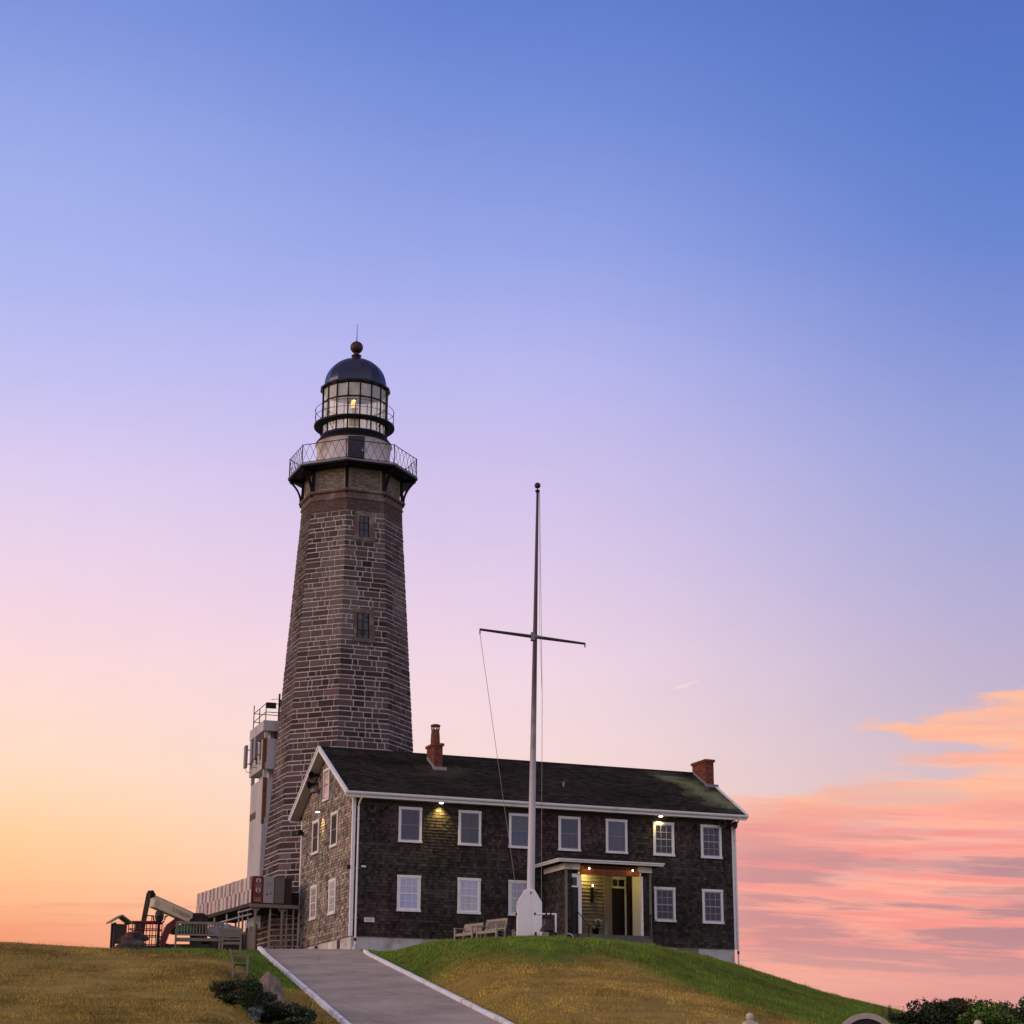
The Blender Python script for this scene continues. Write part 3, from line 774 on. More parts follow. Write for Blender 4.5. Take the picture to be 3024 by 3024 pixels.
# narrow dark door beside the left porch post
t = MB(); t.bx(9.73, 10.01, PV-.02, PV+.03, pz0, Z(9.13)); d2 = t.build('door', MATS['door_dark'], house)
t = MB(); t.bx(9.74, 9.95, PV-.025, PV+.03, Z(9.20), Z(9.58), (.01, .008, .012)); t.build('transom_window', MATS['pane_dark'], d2)
t = MB(); t.bx(9.71, 10.02, PV-.03, PV+.03, Z(9.13), Z(9.20)); t.bx(9.95, 10.02, PV-.03, PV+.03, Z(9.20), Z(9.58)); t.bx(9.71, 10.02, PV-.03, PV+.03, Z(9.58), Z(9.74)); t.build('door_frame', MATS['white_paint'], d2)
t = MB(); t.bx(11.68, 11.80, -.2, -.06, Z(8.75), Z(9.42)); lan = t.build('wall_lantern', MATS['iron_black'], house)
t = MB(); t.lathe([(.001, -.06), (.03, -.03), (.035, .02), (.02, .04), (.001, .05)], (11.76, -.2, Z(9.5)), 10); t.build('bulb', MATS['bulb_warm'], lan, smooth=True)
def rail(pts, posts):
    b = MB(); b.tube(pts, .022, 6)
    for x, y, z0, z1 in posts: b.tube([(x, y, z0), (x, y, z1)], .022, 6)
    b.build('handrail', MATS['iron_black'], house)
for x in (9.95, 13.6):
    rail([(x, PV, Z(8.0)), (x, PV-.15, Z(8.0)), (x, PV-1.35, Z(7.3)), (x, PV-1.45, Z(7.28))], [(x, PV-.1, pz0-.2, Z(8.0)), (x, PV-1.35, Z(5.8), Z(7.3))])
lamp_light('porch_ceiling_light', (11.3, -.42, Z(9.95)), 45.0, YEL, 'POINT', .06, house)
lamp_light('porch_ceiling_light', (12.7, -1.5, Z(9.95)), 7.0, YEL, 'POINT', .12, house)

# porch name board with its two lamps: a thing hung on the porch
def text_mesh(body, size, depth=.004):
    cu = bpy.data.curves.new('t', 'FONT'); cu.body = body; cu.size = size; cu.align_x = 'CENTER'; cu.align_y = 'CENTER'; cu.extrude = depth
    ob = bpy.data.objects.new('t', cu); COL.objects.link(ob)
    dg = bpy.context.evaluated_depsgraph_get(); me = bpy.data.meshes.new_from_object(ob.evaluated_get(dg))
    bpy.data.objects.remove(ob); return me
def text_part(name, body, size, m, parent, loc, rot=(R(90), 0, 0), sx=1.0):
    me = text_mesh(body, size); me.name = name; me.materials.append(m)
    o = bpy.data.objects.new(name, me); COL.objects.link(o); o.parent = parent; o.location = loc; o.rotation_euler = rot; o.scale = (sx, 1, 1)
    return o
def hl(u, v, z): 
    c, s = math.cos(HROT), math.sin(HROT); return (HX + u*c - v*s, HY + u*s + v*c, z)
sg = thing('name_board', 'long red brown wooden name board with carved letters lit above the porch entrance', 'sign', hl(11.56, PV-.1, 9.74), HROT)
t = MB(); t.bx(-1.5, 1.5, -.04, .03, .0, .19); t.bx(-1.42, 1.42, -.03, .03, .19, .40); t.build('board', MATS['sign_red'], sg, bevel=.01)
t = MB(); t.bx(-1.3, 1.3, -.045, -.03, .24, .37); t.build('upper_panel', MATS['sign_letters'], sg)
text_part('lettering', 'MONTAUK POINT LIGHTHOUSE', .165, MATS['sign_letters'], sg, (0, -.046, .09), sx=1.03)
for x in (-1.13, 1.05):
    b = MB(); b.tube([(x, -.03, .30), (x, -.22, .34), (x, -.25, .27)], .018, 6); bk = b.build('lamp_arm', MATS['iron_black'], sg)
    b = MB(); b.lathe([(.001, .06), (.03, .03), (.036, 0), (.028, -.03), (.001, -.04)], (x, -.25, .23), 10); b.build('bulb', MATS['bulb_warm'], bk, smooth=True)
    lamp_light('sign_lamp_light', (x, -.28, .16), 1.6, (1.0, .62, .22), 'POINT', .05, sg)

pl = thing('wall_plaque', 'small white notice plaque on the dark shingle wall near the left corner', 'sign', hl(.87, -.03, 7.44), HROT)
t = MB(); t.bx(-.24, .24, -.03, .0, 0, .20); t.build('plate', MATS['white_paint'], pl, bevel=.006)
t = MB()
for zz, w in ((.15, .19), (.10, .20), (.05, .14)): t.bx(-w, w, -.033, -.03, zz-.011, zz+.011)
t.build('printed_lines', MATS['antenna_grey'], pl)

# potted flowers on the porch floor
pp = thing('potted_plant', 'white flowering plant in a dark pot on the porch floor', 'potted plant', hl(11.1, -2.0, 7.06), HROT)
t = MB(); t.lathe([(.001, 0), (.13, 0), (.17, .28), (.19, .30), (.16, .30), (.001, .27)], (0, 0, 0), 14); t.build('pot', MATS['iron_black'], pp, smooth=True)
def leaves(mb, n, blobs, size, base, lo=.5, hi=1.5, flat=.0, pw_=.45):
    for _ in range(n):
        (cx, cy, cz), (rx, ry, rz) = random.choice(blobs)
        while True:
            p = Vector((random.uniform(-1, 1), random.uniform(-1, 1), random.uniform(-1, 1)))
            if .18 < p.length < 1: break
        p = p.normalized() * (p.length ** pw_)
        c = Vector((cx + p.x*rx, cy + p.y*ry, cz + p.z*rz))
        a = Vector((random.gauss(0, 1), random.gauss(0, 1), random.gauss(0, 1)*(1-flat))).normalized(); b = a.orthogonal().normalized()
        q = random.uniform(0, 6.28); b = Matrix.Rotation(q, 3, a) @ b; d = a.cross(b)
        s = size * random.uniform(.6, 1.4)
        mb.add([c - b*s, c + d*s*.5, c + b*s, c - d*s*.5], [(0, 1, 2, 3)], vcol(base, lo, hi, .15))
t = MB(); leaves(t, 160, [((0, 0, .45), (.2, .2, .2))], .05, (.02, .035, .01)); t.build('foliage', MATS['leaf'], pp)
t = MB(); leaves(t, 26, [((.05, -.15, .62), (.16, .08, .14)), ((-.12, -.12, .45), (.1, .08, .16))], .045, (.6, .58, .58), .8, 1.1); t.build('flowers', MATS['petal'], pp)
pb = thing('bollard', 'short pale round bollard beside the potted plant on the porch', 'bollard', hl(11.55, -2.1, 7.06), HROT)
t = MB(); t.lathe([(.001, 0), (.10, 0), (.085, .03), (.075, .55), (.09, .57), (.09, .60), (.001, .63)], (0, 0, 0), 12); t.build('shaft', MATS['wood_grey'], pb, smooth=True)

# ------------------------------------------------------------------ lighthouse
LX, LY, LB = -8.888, 102.5, 6.0
lh = thing('lighthouse', 'tall tapering brown stone lighthouse with black lantern and lattice balcony', 'lighthouse', (LX, LY, LB), R(-1.344))
def RAD(z): return 4.4395 - .06686*(z - 6.0)
def ov(k, r, z): a = k*math.pi/4; return Vector((r*math.sin(a), -r*math.cos(a), z - LB))
tw = MB()
for k in range(8):
    tw.add([ov(k, RAD(5.4)-.012, 5.4), ov(k+1, RAD(5.4)-.012, 5.4), ov(k+1, RAD(30.9)-.012, 30.9), ov(k, RAD(30.9)-.012, 30.9)], [(0, 1, 2, 3)], (.52, .44, .43))
stone = (.066, .047, .044)
z = 5.5; rowi = 0
while z < 30.9:
    brick = z > 30.15
    if brick: h = .085
    else: h = (random.uniform(.29, .38) if rowi % 2 == 0 else random.uniform(.19, .26))
    zt = min(z + h, 30.9)
    for k in range(8):
        front = k in (6, 7, 0, 1, 2, 5)
        A, B, C, Dd = ov(k, RAD(z), z), ov(k+1, RAD(z), z), ov(k+1, RAD(zt), zt), ov(k, RAD(zt), zt)
        nrm = (B - A).cross(Dd - A).normalized()
        Lw = (B - A).length; t = 0.0
        while t < 1 - 1e-4:
            w = (random.uniform(.18, .24) if brick else random.choice([random.uniform(.22, .42), random.uniform(.45, .8), random.uniform(.55, 1.0)])) / Lw
            t2 = t + w
            if 1 - t2 < .07: t2 = 1.0
            mz = .005 if brick else .030; mt = mz / Lw
            a, b = t + (mt if t > 0 else .003), t2 - (mt if t2 < 1 else .003)
            P = lambda s_, f_: (A.lerp(B, s_)).lerp(Dd.lerp(C, s_), f_)
            fz = mz / (zt - z)
            quad = [P(a, fz), P(b, fz), P(b, 1-fz), P(a, 1-fz)]
            out = nrm * (random.uniform(.008, .030))
            cen = P((a+b)/2, .5)
            wx = noise.fractal(Vector((k*3.1 + (a+b)/2*1.1, z*.16, 1.5)), 1.0, 2.0, 3)
            wash = min(1, max(0, (wx - .16) * 3.0)) * .62
            if z > 28.8: wash = min(.8, wash + (z-28.8)*.10)
            wash *= random.uniform(.5, 1.1) * (.45 if brick else 1)
            c = vcol([q_*(1 + .55*noise.noise(Vector((k*5.3 + (a+b)*2.6, z*.10, 60)))) for q_ in stone], .4, 1.7, .14)
            if brick: c = vcol((.085, .052, .046), .7, 1.3, .12)
            tint = (.19, .15, .15) if k in (0, 1) else (.19, .16, .135)
            c = tuple(u*(1-wash) + v*wash for u, v in zip(c, tint))
            jit = [q + nrm*0 + Vector((0, 0, random.uniform(-.008, .008))) if not brick else q for q in quad]
            tw.add(jit + [q + out + (cen - q)*.012 for q in jit], [(4, 5, 6, 7), (0, 1, 5, 4), (1, 2, 6, 5), (2, 3, 7, 6), (3, 0, 4, 7)], c)
            t = t2
    z = zt; rowi += 1
tw.build('tower_wall', MATS['stone'], lh)
def octa(mb, prof, col=None):
    for i in range(len(prof)-1):
        (r0, z0), (r1, z1) = prof[i], prof[i+1]
        for k in range(8): mb.add([ov(k, r0, z0), ov(k+1, r0, z0), ov(k+1, r1, z1), ov(k, r1, z1)], [(0, 1, 2, 3)], col)
    return mb
t = octa(MB(), [(2.76, 30.85), (2.86, 30.93), (2.87, 30.99), (2.82, 31.03), (2.83, 31.27), (2.95, 31.33), (2.98, 31.40), (2.96, 31.46), (2.6, 31.5)]); t.build('cornice', MATS['tower_brick'], lh)
t = octa(MB(), [(2.64, 31.46), (2.62, 32.76)], (.30, .26, .23))
zz_ = 31.48; rr_ = 0
while zz_ < 32.7:
    for k in range(8):
        A, B = ov(k, 2.64, zz_), ov(k+1, 2.64, zz_); n_ = Vector((math.sin((k+.5)*math.pi/4), -math.cos((k+.5)*math.pi/4), 0))*.012; L0 = (B-A).length; q0 = -.11 if rr_ % 2 else 0.0
        while q0 < L0:
            f0, f1 = max(0, q0)/L0, min(L0, q0+.21)/L0
            if f1 > f0:
                a_, b_ = A.lerp(B, f0)+n_, A.lerp(B, f1)+n_; up_v = Vector((0, 0, .066))
                t.add([a_, b_, b_+up_v, a_+up_v], [(0, 1, 2, 3)], vcol((.20, .17, .14), .55, 1.4, .12))
            q0 += .22
    zz_ += .076; rr_ += 1
for k in range(8):    # raised stiles of the frieze panels
    for f0, f1 in ((.03, .10), (.90, .97)):
        a, b = ov(k, 2.63, 31.5).lerp(ov(k+1, 2.63, 31.5), f0), ov(k, 2.63, 31.5).lerp(ov(k+1, 2.63, 31.5), f1)
        n_ = Vector((math.sin((k+.5)*math.pi/4), -math.cos((k+.5)*math.pi/4), 0))*.05
        t.add([a, b, b+Vector((0, 0, 1.2)), a+Vector((0, 0, 1.2)), a+n_, b+n_, b+n_+Vector((0, 0, 1.2)), a+n_+Vector((0, 0, 1.2))], [(4, 5, 6, 7), (0, 4, 7, 3), (1, 2, 6, 5)], (.24, .20, .165))
t.build('frieze', mat('frieze_stone', (.20, .17, .14), .9, .35, 3, .35, 30, attr=True, dirt=(.10, .075, .068), dirt_scale=1.2, dirt_lo=.55, dirt_hi=.75), lh)
t = octa(MB(), [(2.5, 32.72), (3.45, 32.72), (3.62, 32.78), (3.62, 32.84), (3.58, 32.86), (3.58, 32.95), (2.0, 32.96)])
t.build('balcony_deck', MATS['iron_black'], lh)
t = octa(MB(), [(3.585, 32.87), (3.63, 32.87), (3.63, 32.945), (3.585, 32.955)]); t.build('deck_edge', MATS['antenna_grey'], lh)
for k in range(8):
    b = MB(); prev = None
    b.beam(ov(k, 2.80, 31.25), ov(k, 2.72, 32.72), .16, .16)
    pts = []
    for i in range(11):
        s_ = i/10; pts.append(ov(k, 2.84 + .66*(s_**1.9), 31.2 + 1.52*(s_**.75)))
    for p, q in zip(pts, pts[1:]): b.beam(p, q, .13, .11)
    b.beam(ov(k, 2.7, 32.66), ov(k, 3.5, 32.66), .12, .12)
    b.build('bracket', MATS['iron_black'], lh)
rl = MB(); RR, z0, z1 = 3.55, 32.97, 34.02
for k in range(8):
    rl.tube([ov(k, RR, z0-.02), ov(k, RR, z1+.04)], .028, 6)
    for zz in (z0+.04, z1): rl.tube([ov(k, RR, zz), ov(k+1, RR, zz)], .022, 6)
    n = 6
    for i in range(n):
        for da in (0, 1):
            f0, f1 = (i + (0 if da == 0 else 1))/n, (i + (1 if da == 0 else 0))/n
            a = ov(k, RR, z0+.04).lerp(ov(k+1, RR, z0+.04), f0); c = ov(k, RR, z1).lerp(ov(k+1, RR, z1), f1)
            rl.tube([a, c], .011, 5, cap=False)
rl.build('balcony_railing', MATS['iron_brown'], lh)
t = MB(); t.lathe([(2.05, 32.9), (2.05, 34.70), (2.12, 34.72), (2.13, 34.80)], (0, 0, -LB), 48); t.build('watch_room', MATS['drum_white'], lh, smooth=True)
t = MB(); t.lathe([(2.12, 34.735), (2.145, 34.76), (2.13, 34.84), (1.90, 35.14), (1.88, 35.24), (1.80, 35.25)], (0, 0, -LB), 48); t.build('lantern_sill', MATS['iron_black'], lh)
def cyl_pt(a, r, z): a = R(a); return Vector((r*math.sin(a), -r*math.cos(a), z - LB))
t = MB(); aa = 10.3
for i in range(6):
    a0, a1 = aa - 12.6 + i*4.2, aa - 12.6 + (i+1)*4.2
    t.add([cyl_pt(a0, 2.09, 32.97), cyl_pt(a1, 2.09, 32.97), cyl_pt(a1, 2.09, 34.74), cyl_pt(a0, 2.09, 34.74), cyl_pt(a0, 2.0, 32.97), cyl_pt(a1, 2.0, 32.97), cyl_pt(a1, 2.0, 34.74), cyl_pt(a0, 2.0, 34.74)],
          [(0, 1, 2, 3), (3, 2, 6, 7), (0, 3, 7, 4), (1, 5, 6, 2)])
dr = t.build('door', MATS['door_navy'] if 'door_navy' in MATS else mat('door_navy', (.014, .011, .028), .35, .3, 3), lh)
t = MB(); p = cyl_pt(aa + 9.5, 2.11, 33.9); t.box(p, (.06, .06, .12)); t.build('door_handle', MATS['pipe'], dr)
# lantern glazing bars and panes
NP = 17
fr = MB(); gl = MB(); a0 = 6.3 - 12.3
for i in range(NP):
    a = a0 + i*360/NP; b = a0 + (i+1)*360/NP
    fr.beam(cyl_pt(a, 1.82, 35.22), cyl_pt(a, 1.82, 38.06), .075, .08)
    for zz, hh in ((37.17, .075), (35.25, .08), (38.0, .10), (35.87, .12)): fr.beam(cyl_pt(a, 1.815, zz), cyl_pt(b, 1.815, zz), .07, hh)
    gl.add([cyl_pt(a, 1.805, 35.25), cyl_pt(b, 1.805, 35.25), cyl_pt(b, 1.805, 38.02), cyl_pt(a, 1.805, 38.02)], [(0, 1, 2, 3)])
fr.build('lantern_frame', MATS['iron_black'], lh); gl.build('lantern_panes', MATS['lantern_glass'], lh)
t = MB(); t.lathe([(1.86, 35.79), (2.2, 35.80), (2.26, 35.84), (2.26, 35.95), (1.86, 35.95), (1.86, 35.79)], (0, 0, -LB), 48)
t.build('lantern_gallery', MATS['iron_black'], lh)
t = MB(); n = 18
for i in range(n):
    a = i*360/n + 7
    if i % 2 == 0:
        t.tube([cyl_pt(a, 2.21, 35.95), cyl_pt(a, 2.21, 36.83)], .018, 5)
        t.tube([cyl_pt(a, 1.88, 35.32), cyl_pt(a, 2.0, 35.42), cyl_pt(a, 2.12, 35.6), cyl_pt(a, 2.19, 35.8)], .022, 5)
for zz in (36.83, 36.42):
    t.tube([cyl_pt(i*10, 2.21, zz) for i in range(37)], .016, 5)
t.build('lantern_railing', MATS['iron_brown'], lh)
t = MB(); n = 17; prof = [(1.84, 38.0), (1.98, 38.04), (2.0, 38.10), (1.90, 38.20), (1.79, 38.24)]
for i in range(1, 15):
    s_ = math.radians(90*i/15); prof.append((1.79*math.cos(s_)**.95, 38.24 + 1.74*math.sin(s_)))
prof.append((.17, 39.985)); t.lathe(prof, (0, 0, -LB), n, a0=R(a0)); 
t.build('dome', MATS['dome'] if 'dome' in MATS else mat('dome', (.007, .008, .038), .22, .4, 2.5, .08, 6, spec=.5), lh)
t = MB(); t.lathe([(.2, 39.95), (.19, 40.08), (.15, 40.13), (.28, 40.17), (.29, 40.23), (.20, 40.29), (.13, 40.33), (.15, 40.38), (.13, 40.41)] + [(.364*math.sin(q), 40.73 - .364*math.cos(q)) for q in np.linspace(.42, math.pi, 14)], (0, 0, -LB), 24)
t.build('ball_finial', mat('finial_brown', (.045, .017, .016), .5, .3, 4), lh, smooth=True)
t = MB(); t.tube([(0, 0, 41.08-LB), (0, 0, 41.35-LB), (0, 0, 42.15-LB)], .035, 6, r2=.012); t.build('lightning_rod', MATS['iron_black'], lh)
t = MB(); t.lathe([(.001, 36.05), (.28, 36.05), (.30, 36.45), (.15, 36.5), (.14, 36.95), (.2, 36.98), (.2, 37.03), (.001, 37.05)], (0, 0, -LB), 16); pd = t.build('beacon_stand', MATS['beacon_pedestal'], lh)
t = MB(); t.lathe([(.001, 37.05), (.11, 37.08), (.145, 37.2), (.145, 37.38), (.10, 37.52), (.001, 37.56)], (-.09, 0, -LB), 16); t.build('lamp', MATS['beacon'], pd, smooth=True)
lamp_light('lighthouse_lamp_light', (0, 0, 37.7-LB), 90, (1, .60, .28), 'POINT', .15, lh)
# two slit windows with dressed surrounds on the face right of the front edge
def tower_window(t0, t1, z0, z1, o0, o1, oz0, oz1):
    def fp(s_, z_, o_):
        A, B = ov(0, RAD(z_), z_), ov(1, RAD(z_), z_); n_ = Vector((math.sin(math.pi/8), -math.cos(math.pi/8), .06)); return A.lerp(B, s_) + n_*o_
    def slab(mb, a, b, c, d, o0_, o1_):
        mb.add([fp(a, c, o0_), fp(b, c, o0_), fp(b, d, o0_), fp(a, d, o0_), fp(a, c, o1_), fp(b, c, o1_), fp(b, d, o1_), fp(a, d, o1_)],
               [(4, 5, 6, 7), (0, 1, 5, 4), (1, 2, 6, 5), (2, 3, 7, 6), (3, 0, 4, 7)])
    b = MB()
    slab(b, t0, o0, oz0, oz1, -.1, .055); slab(b, o1, t1, oz0, oz1, -.1, .055); slab(b, t0, t1, oz1, z1, -.1, .055); slab(b, t0-.02, t1+.02, z0, oz0, -.1, .08)
    w = b.build('window', MATS['tower_brick'], lh)
    b = MB(); b.col = (.02, .016, .03); slab(b, o0, o1, oz0, oz1, -.1, .022); b.build('pane', MATS['pane_dark'], w)
    b = MB(); m_ = (o0+o1)/2
    slab(b, m_-.012, m_+.012, oz0, oz1, .0, .032)
    for f in (.33, .66): zz = oz0 + (oz1-oz0)*f; slab(b, o0, o1, zz-.02, zz+.02, .0, .031)
    slab(b, o0, o0+.03, oz0, oz1, 0, .033); slab(b, o1-.03, o1, oz0, oz1, 0, .033)
    b.build('sash', MATS['iron_brown'], w)
tower_window(.23, .74, 28.55, 30.2, .344, .60, 28.77, 29.98)
tower_window(.27, .715, 22.9, 24.75, .33, .61, 23.1, 24.5)

# ------------------------------------------------------------------ concrete observation tower behind
ft = thing('observation_tower', 'pale square concrete observation tower with antennas behind the lighthouse', 'tower', (-14.47, 112.0, 5.8), math.atan2(.327, .945))
F = lambda z: z - 5.8
t = MB(); S_ = 3.8
t.bx(.12, S_-.12, .12, S_-.12, -.6, F(17.7)); 
t.bx(0, S_, 0, S_, F(18.19), F(19.98))
t.bx(-.05, S_+.05, -.05, S_+.05, F(20.42), F(21.04))
t.bx(.5, S_-.5, .5, S_-.5, F(17.7), F(18.19)); t.bx(.5, S_-.5, .5, S_-.5, F(19.98), F(20.42))
t.build('concrete_body', MATS['concrete'], ft, bevel=.015)
for x, y in ((.2, .2), (S_-.2, .2), (.2, S_-.2), (S_-.2, S_-.2)):
    for za, zb in ((17.7, 18.19), (19.98, 20.42)):
        b = MB(); b.bx(x-.1, x+.1, y-.1, y+.1, F(za), F(zb)); b.build('corner_pillar', MATS['concrete'], ft)
for z0, z1 in ((18.19, 20.0), (15.0, 17.7)):
    ins = 0 if z0 > 18 else .12
    b = MB(); b.bx(ins-.004, ins+.14, ins-.006, ins+.2, F(z0)+.002, F(z1)); b.bx(ins+.14, ins+.22, ins-.004, ins+.1, F(z0)+.4, F(z1)); b.build('rust_stain', MATS['rust'], ft)
b = MB(); b.bx(.11, .2, 1.9, 3.6, F(15.55), F(15.95)); b.build('slit_window', MATS['machine_dark'], ft)
b = MB(); b.bx(.7, S_-.7, -.03, .5, F(20.05), F(20.38)); b.build('slit_window', MATS['machine_dark'], ft)
b = MB(); b.bx(.9, S_-.7, .1, .5, F(17.78), F(18.12)); b.build('slit_window', MATS['machine_dark'], ft)
for y, x, z0, z1 in ((.75, -.28, 18.85, 20.15), (1.75, -.28, 18.75, 20.08), (3.35, -.32, 18.70, 20.05)):
    b = MB(); b.bx(x-.10, x+.06, y-.24, y+.24, F(z0), F(z1)); an = b.build('panel_antenna', MATS['antenna_grey'], ft, bevel=.02)
    b = MB(); b.beam((x+.06, y, F(z0)+.25), (.0, y, F(z0)+.25), .05, .05); b.beam((x+.06, y, F(z1)-.25), (.0, y, F(z1)-.25), .05, .05); b.tube([(x, y, F(z0)), (x+.05, y-.1, F(z0)-.25), (.0, y-.25, F(z0)-.3)], .018, 5); b.build('antenna_bracket', MATS['machine_dark'], an)
b = MB()
for x, y, h in ((.1, S_-.2, 1.55), (.1, S_/2, 1.0), (.1, .1, 1.05), (S_/2, .1, 1.05), (S_-.1, .1, 1.05), (S_-.1, S_-.1, 1.05), (S_/2, S_-.1, 1.05)): b.tube([(x, y, F(21.02)), (x, y, F(21.02)+h)], .03, 6)
for zz in (21.55, 22.07):
    P4 = [(.1, .1, F(zz)), (.1, S_-.2, F(zz)), (S_-.1, S_-.1, F(zz)), (S_-.1, .1, F(zz)), (.1, .1, F(zz))]
    for p, q in zip(P4, P4[1:]): b.tube([p, q], .024, 6)
b.build('roof_railing', MATS['machine_dark'], ft)
b = MB(); b.tube([(1.05, .9, F(21.02)), (1.05, .9, F(22.85))], .06, 8); b.beam((1.05, .9, F(22.55)), (.55, .9, F(22.47)), .025, .025)
for p in ((.75, .9), (1.35, .9), (1.05, .6), (1.05, 1.2)): b.beam((p[0], p[1], F(21.03)), (1.05, .9, F(21.28)), .03, .03)
mst = b.build('mast', MATS['machine_dark'], ft)
b = MB(); b.bx(1.12, 1.40, .80, 1.0, F(22.05), F(22.5)); b.build('equipment_box', MATS['machine_dark'], mst)
b = MB(); b.bx(.1, .68, .02, .12, F(21.78), F(22.12)); b.build('equipment_box', MATS['machine_dark'], ft)

# ------------------------------------------------------------------ flagpole
fx, fy = .785, 80.0; fz = h1(fx, fy) - .05
fp = thing('flagpole', 'tall flagpole with crossed yard and white boxed base on the lawn', 'flagpole', (fx, fy, fz), R(5))
hb = 8.07 - fz
b = MB(); b.prism([(-.50, 0), (.50, 0), (.50, hb-.52), (.19, hb), (-.19, hb), (-.50, hb-.52)], 'y', -.26, .26)
b.bx(-.012, .012, -.268, -.25, .05, hb-.02)
b.build('base', MATS['white_paint'], fp, bevel=.012)
T = Vector((.32, 0, 25.12 - fz))
b = MB(); mp = [Vector((.035, 0, .4)).lerp(T, i/16) for i in range(17)]; b.tube(mp, .172, 16, r2=.052); ms = b.build('mast', MATS['mast_paint_backlit'], fp, smooth=True)
b = MB(); b.lathe([(.001, 0), (.10, .0), (.10, .08), (.06, .10), (.02, .12), (.02, .18)], T, 12); b.build('truck', MATS['iron_brown'], ms)
b = MB(); b.lathe([(.135*math.sin(q), .29 - .135*math.cos(q)) for q in np.linspace(0.05, 3.13, 12)], T, 16); b.build('ball', MATS['bronze'], ms, smooth=True)
cr_, sr_ = math.cos(R(-5)), math.sin(R(-5))
def fl_(X, Y, Z_): x, y = X - fx, Y - fy; return Vector((x*cr_ - y*sr_, x*sr_ + y*cr_, Z_ - fz))
ya, yb = fl_(-1.31, 78.5, 18.62), fl_(3.18, 81.5, 18.72)
ym = (ya + yb)/2
b = MB(); b.tube([ya, ya.lerp(ym, .5), ym], .05, 10, r2=.075); b.tube([ym, ym.lerp(yb, .5), yb], .075, 10, r2=.05)
b.tube([yb, yb - Vector((0, 0, .16))], .03, 6); b.tube([ya, ya - Vector((0, 0, .2))], .03, 6)
b.build('yard', MATS['mast_dark'] if 'mast_dark' in MATS else mat('mast_dark', (.06, .032, .032), .5, .2, 3), fp)
b = MB(); mm = Vector((.035, 0, .4)).lerp(T, (18.67 - fz - .4)/(25.12 - fz - .4)); b.box(mm + Vector((-.1, -.02, 0)), (.16, .3, .34)); b.box(mm, (.28, .28, .1)); b.build('yard_clamp', MATS['antenna_grey'], fp)
b = MB(); e = fl_(.17, 79.7, 8.55); b.tube([ya - Vector((0, 0, .2)), ya.lerp(e, .5) + Vector((.0, 0, -.1)), e, Vector((-.45, -.2, hb-1.2))], .011, 5); b.build('halyard', MATS['rope'], fp)
b = MB(); e = Vector((.47, -.24, 1.0)); b.tube([T + Vector((.09, 0, -.02)), T.lerp(e, .5) + Vector((.12, 0, 0)), e], .011, 5); b.tube([T + Vector((.06, -.05, -.02)), T.lerp(e, .33) + Vector((.03, 0, 0)), T.lerp(e, .5) + Vector((.12, 0, 0))], .008, 5); b.build('halyard', MATS['rope'], fp)
for x_, z_ in ((0.04, hb-.14), (.18, .14), (-.3, .14)):
    b = MB(); b.tube([(x_, -.262, z_), (x_, -.285, z_)], .035, 8); b.build('bolt', MATS['iron_brown'], fp)
b = MB(); b.bx(-.56, -.50, -.05, .05, 1.05, 1.12); b.tube([(-.54, -.1, 1.2), (-.54, -.1, .95)], .015, 5); b.build('cleat', MATS['iron_black'], fp)

# ------------------------------------------------------------------ bell and its stand
bx0, by0 = 1.42, 78.1; bz = h1(bx0, by0)
bs = thing('bell_stand', 'white painted pipe stand with black feet holding the bronze bell', 'stand', (bx0, by0, bz), R(4))
top = 6.93 - bz
b = MB(); b.tube([(-.42, 0, top), (.44, 0, top)], .038, 8); b.build('crossbar', MATS['white_paint'], bs)
for x in (-.40, .40):
    b = MB(); b.bx(x-.035, x+.035, -.035, .035, .22, top-.03); lg = b.build('post', MATS['white_paint'], bs)
    b = MB(); b.bx(x-.04, x+.04, -.04, .04, -.1, .22); b.build('foot', MATS['iron_black'], lg)
b = MB(); b.tube([(-.46, 0, top), (-.40, 0, top)], .06, 10); b.tube([(.02-.03, 0, top), (.02+.03, 0, top)], .05, 8); b.tube([(.2-.03, 0, top), (.2+.03, 0, top)], .05, 8); b.build('collar', MATS['iron_black'], bs)
bl = thing('bell', 'dark bronze ship bell hanging from the white stand', 'bell', (bx0+.06, by0, bz + .26), R(4))
H = top - .26
b = MB(); b.lathe([(.30, .0), (.305, .02), (.27, .07), (.20, .19), (.165, .32), (.15, .44), (.11, .50), (.001, .515)], (0, 0, 0), 28); b.build('bell_body', MATS['bronze'], bl, smooth=True)
b = MB(); b.bx(-.11, -.08, -.03, .03, .40, H-.03); b.bx(.08, .11, -.03, .03, .40, H-.03); b.bx(-.11, .11, -.03, .03, .50, .55); b.build('hanger', MATS['iron_brown'], bl)
b = MB(); b.lathe([(.001, -.05), (.04, -.03), (.04, .02), (.015, .05), (.015, .4), (.001, .4)], (0, 0, 0), 8); b.build('clapper', MATS['iron_black'], bl)

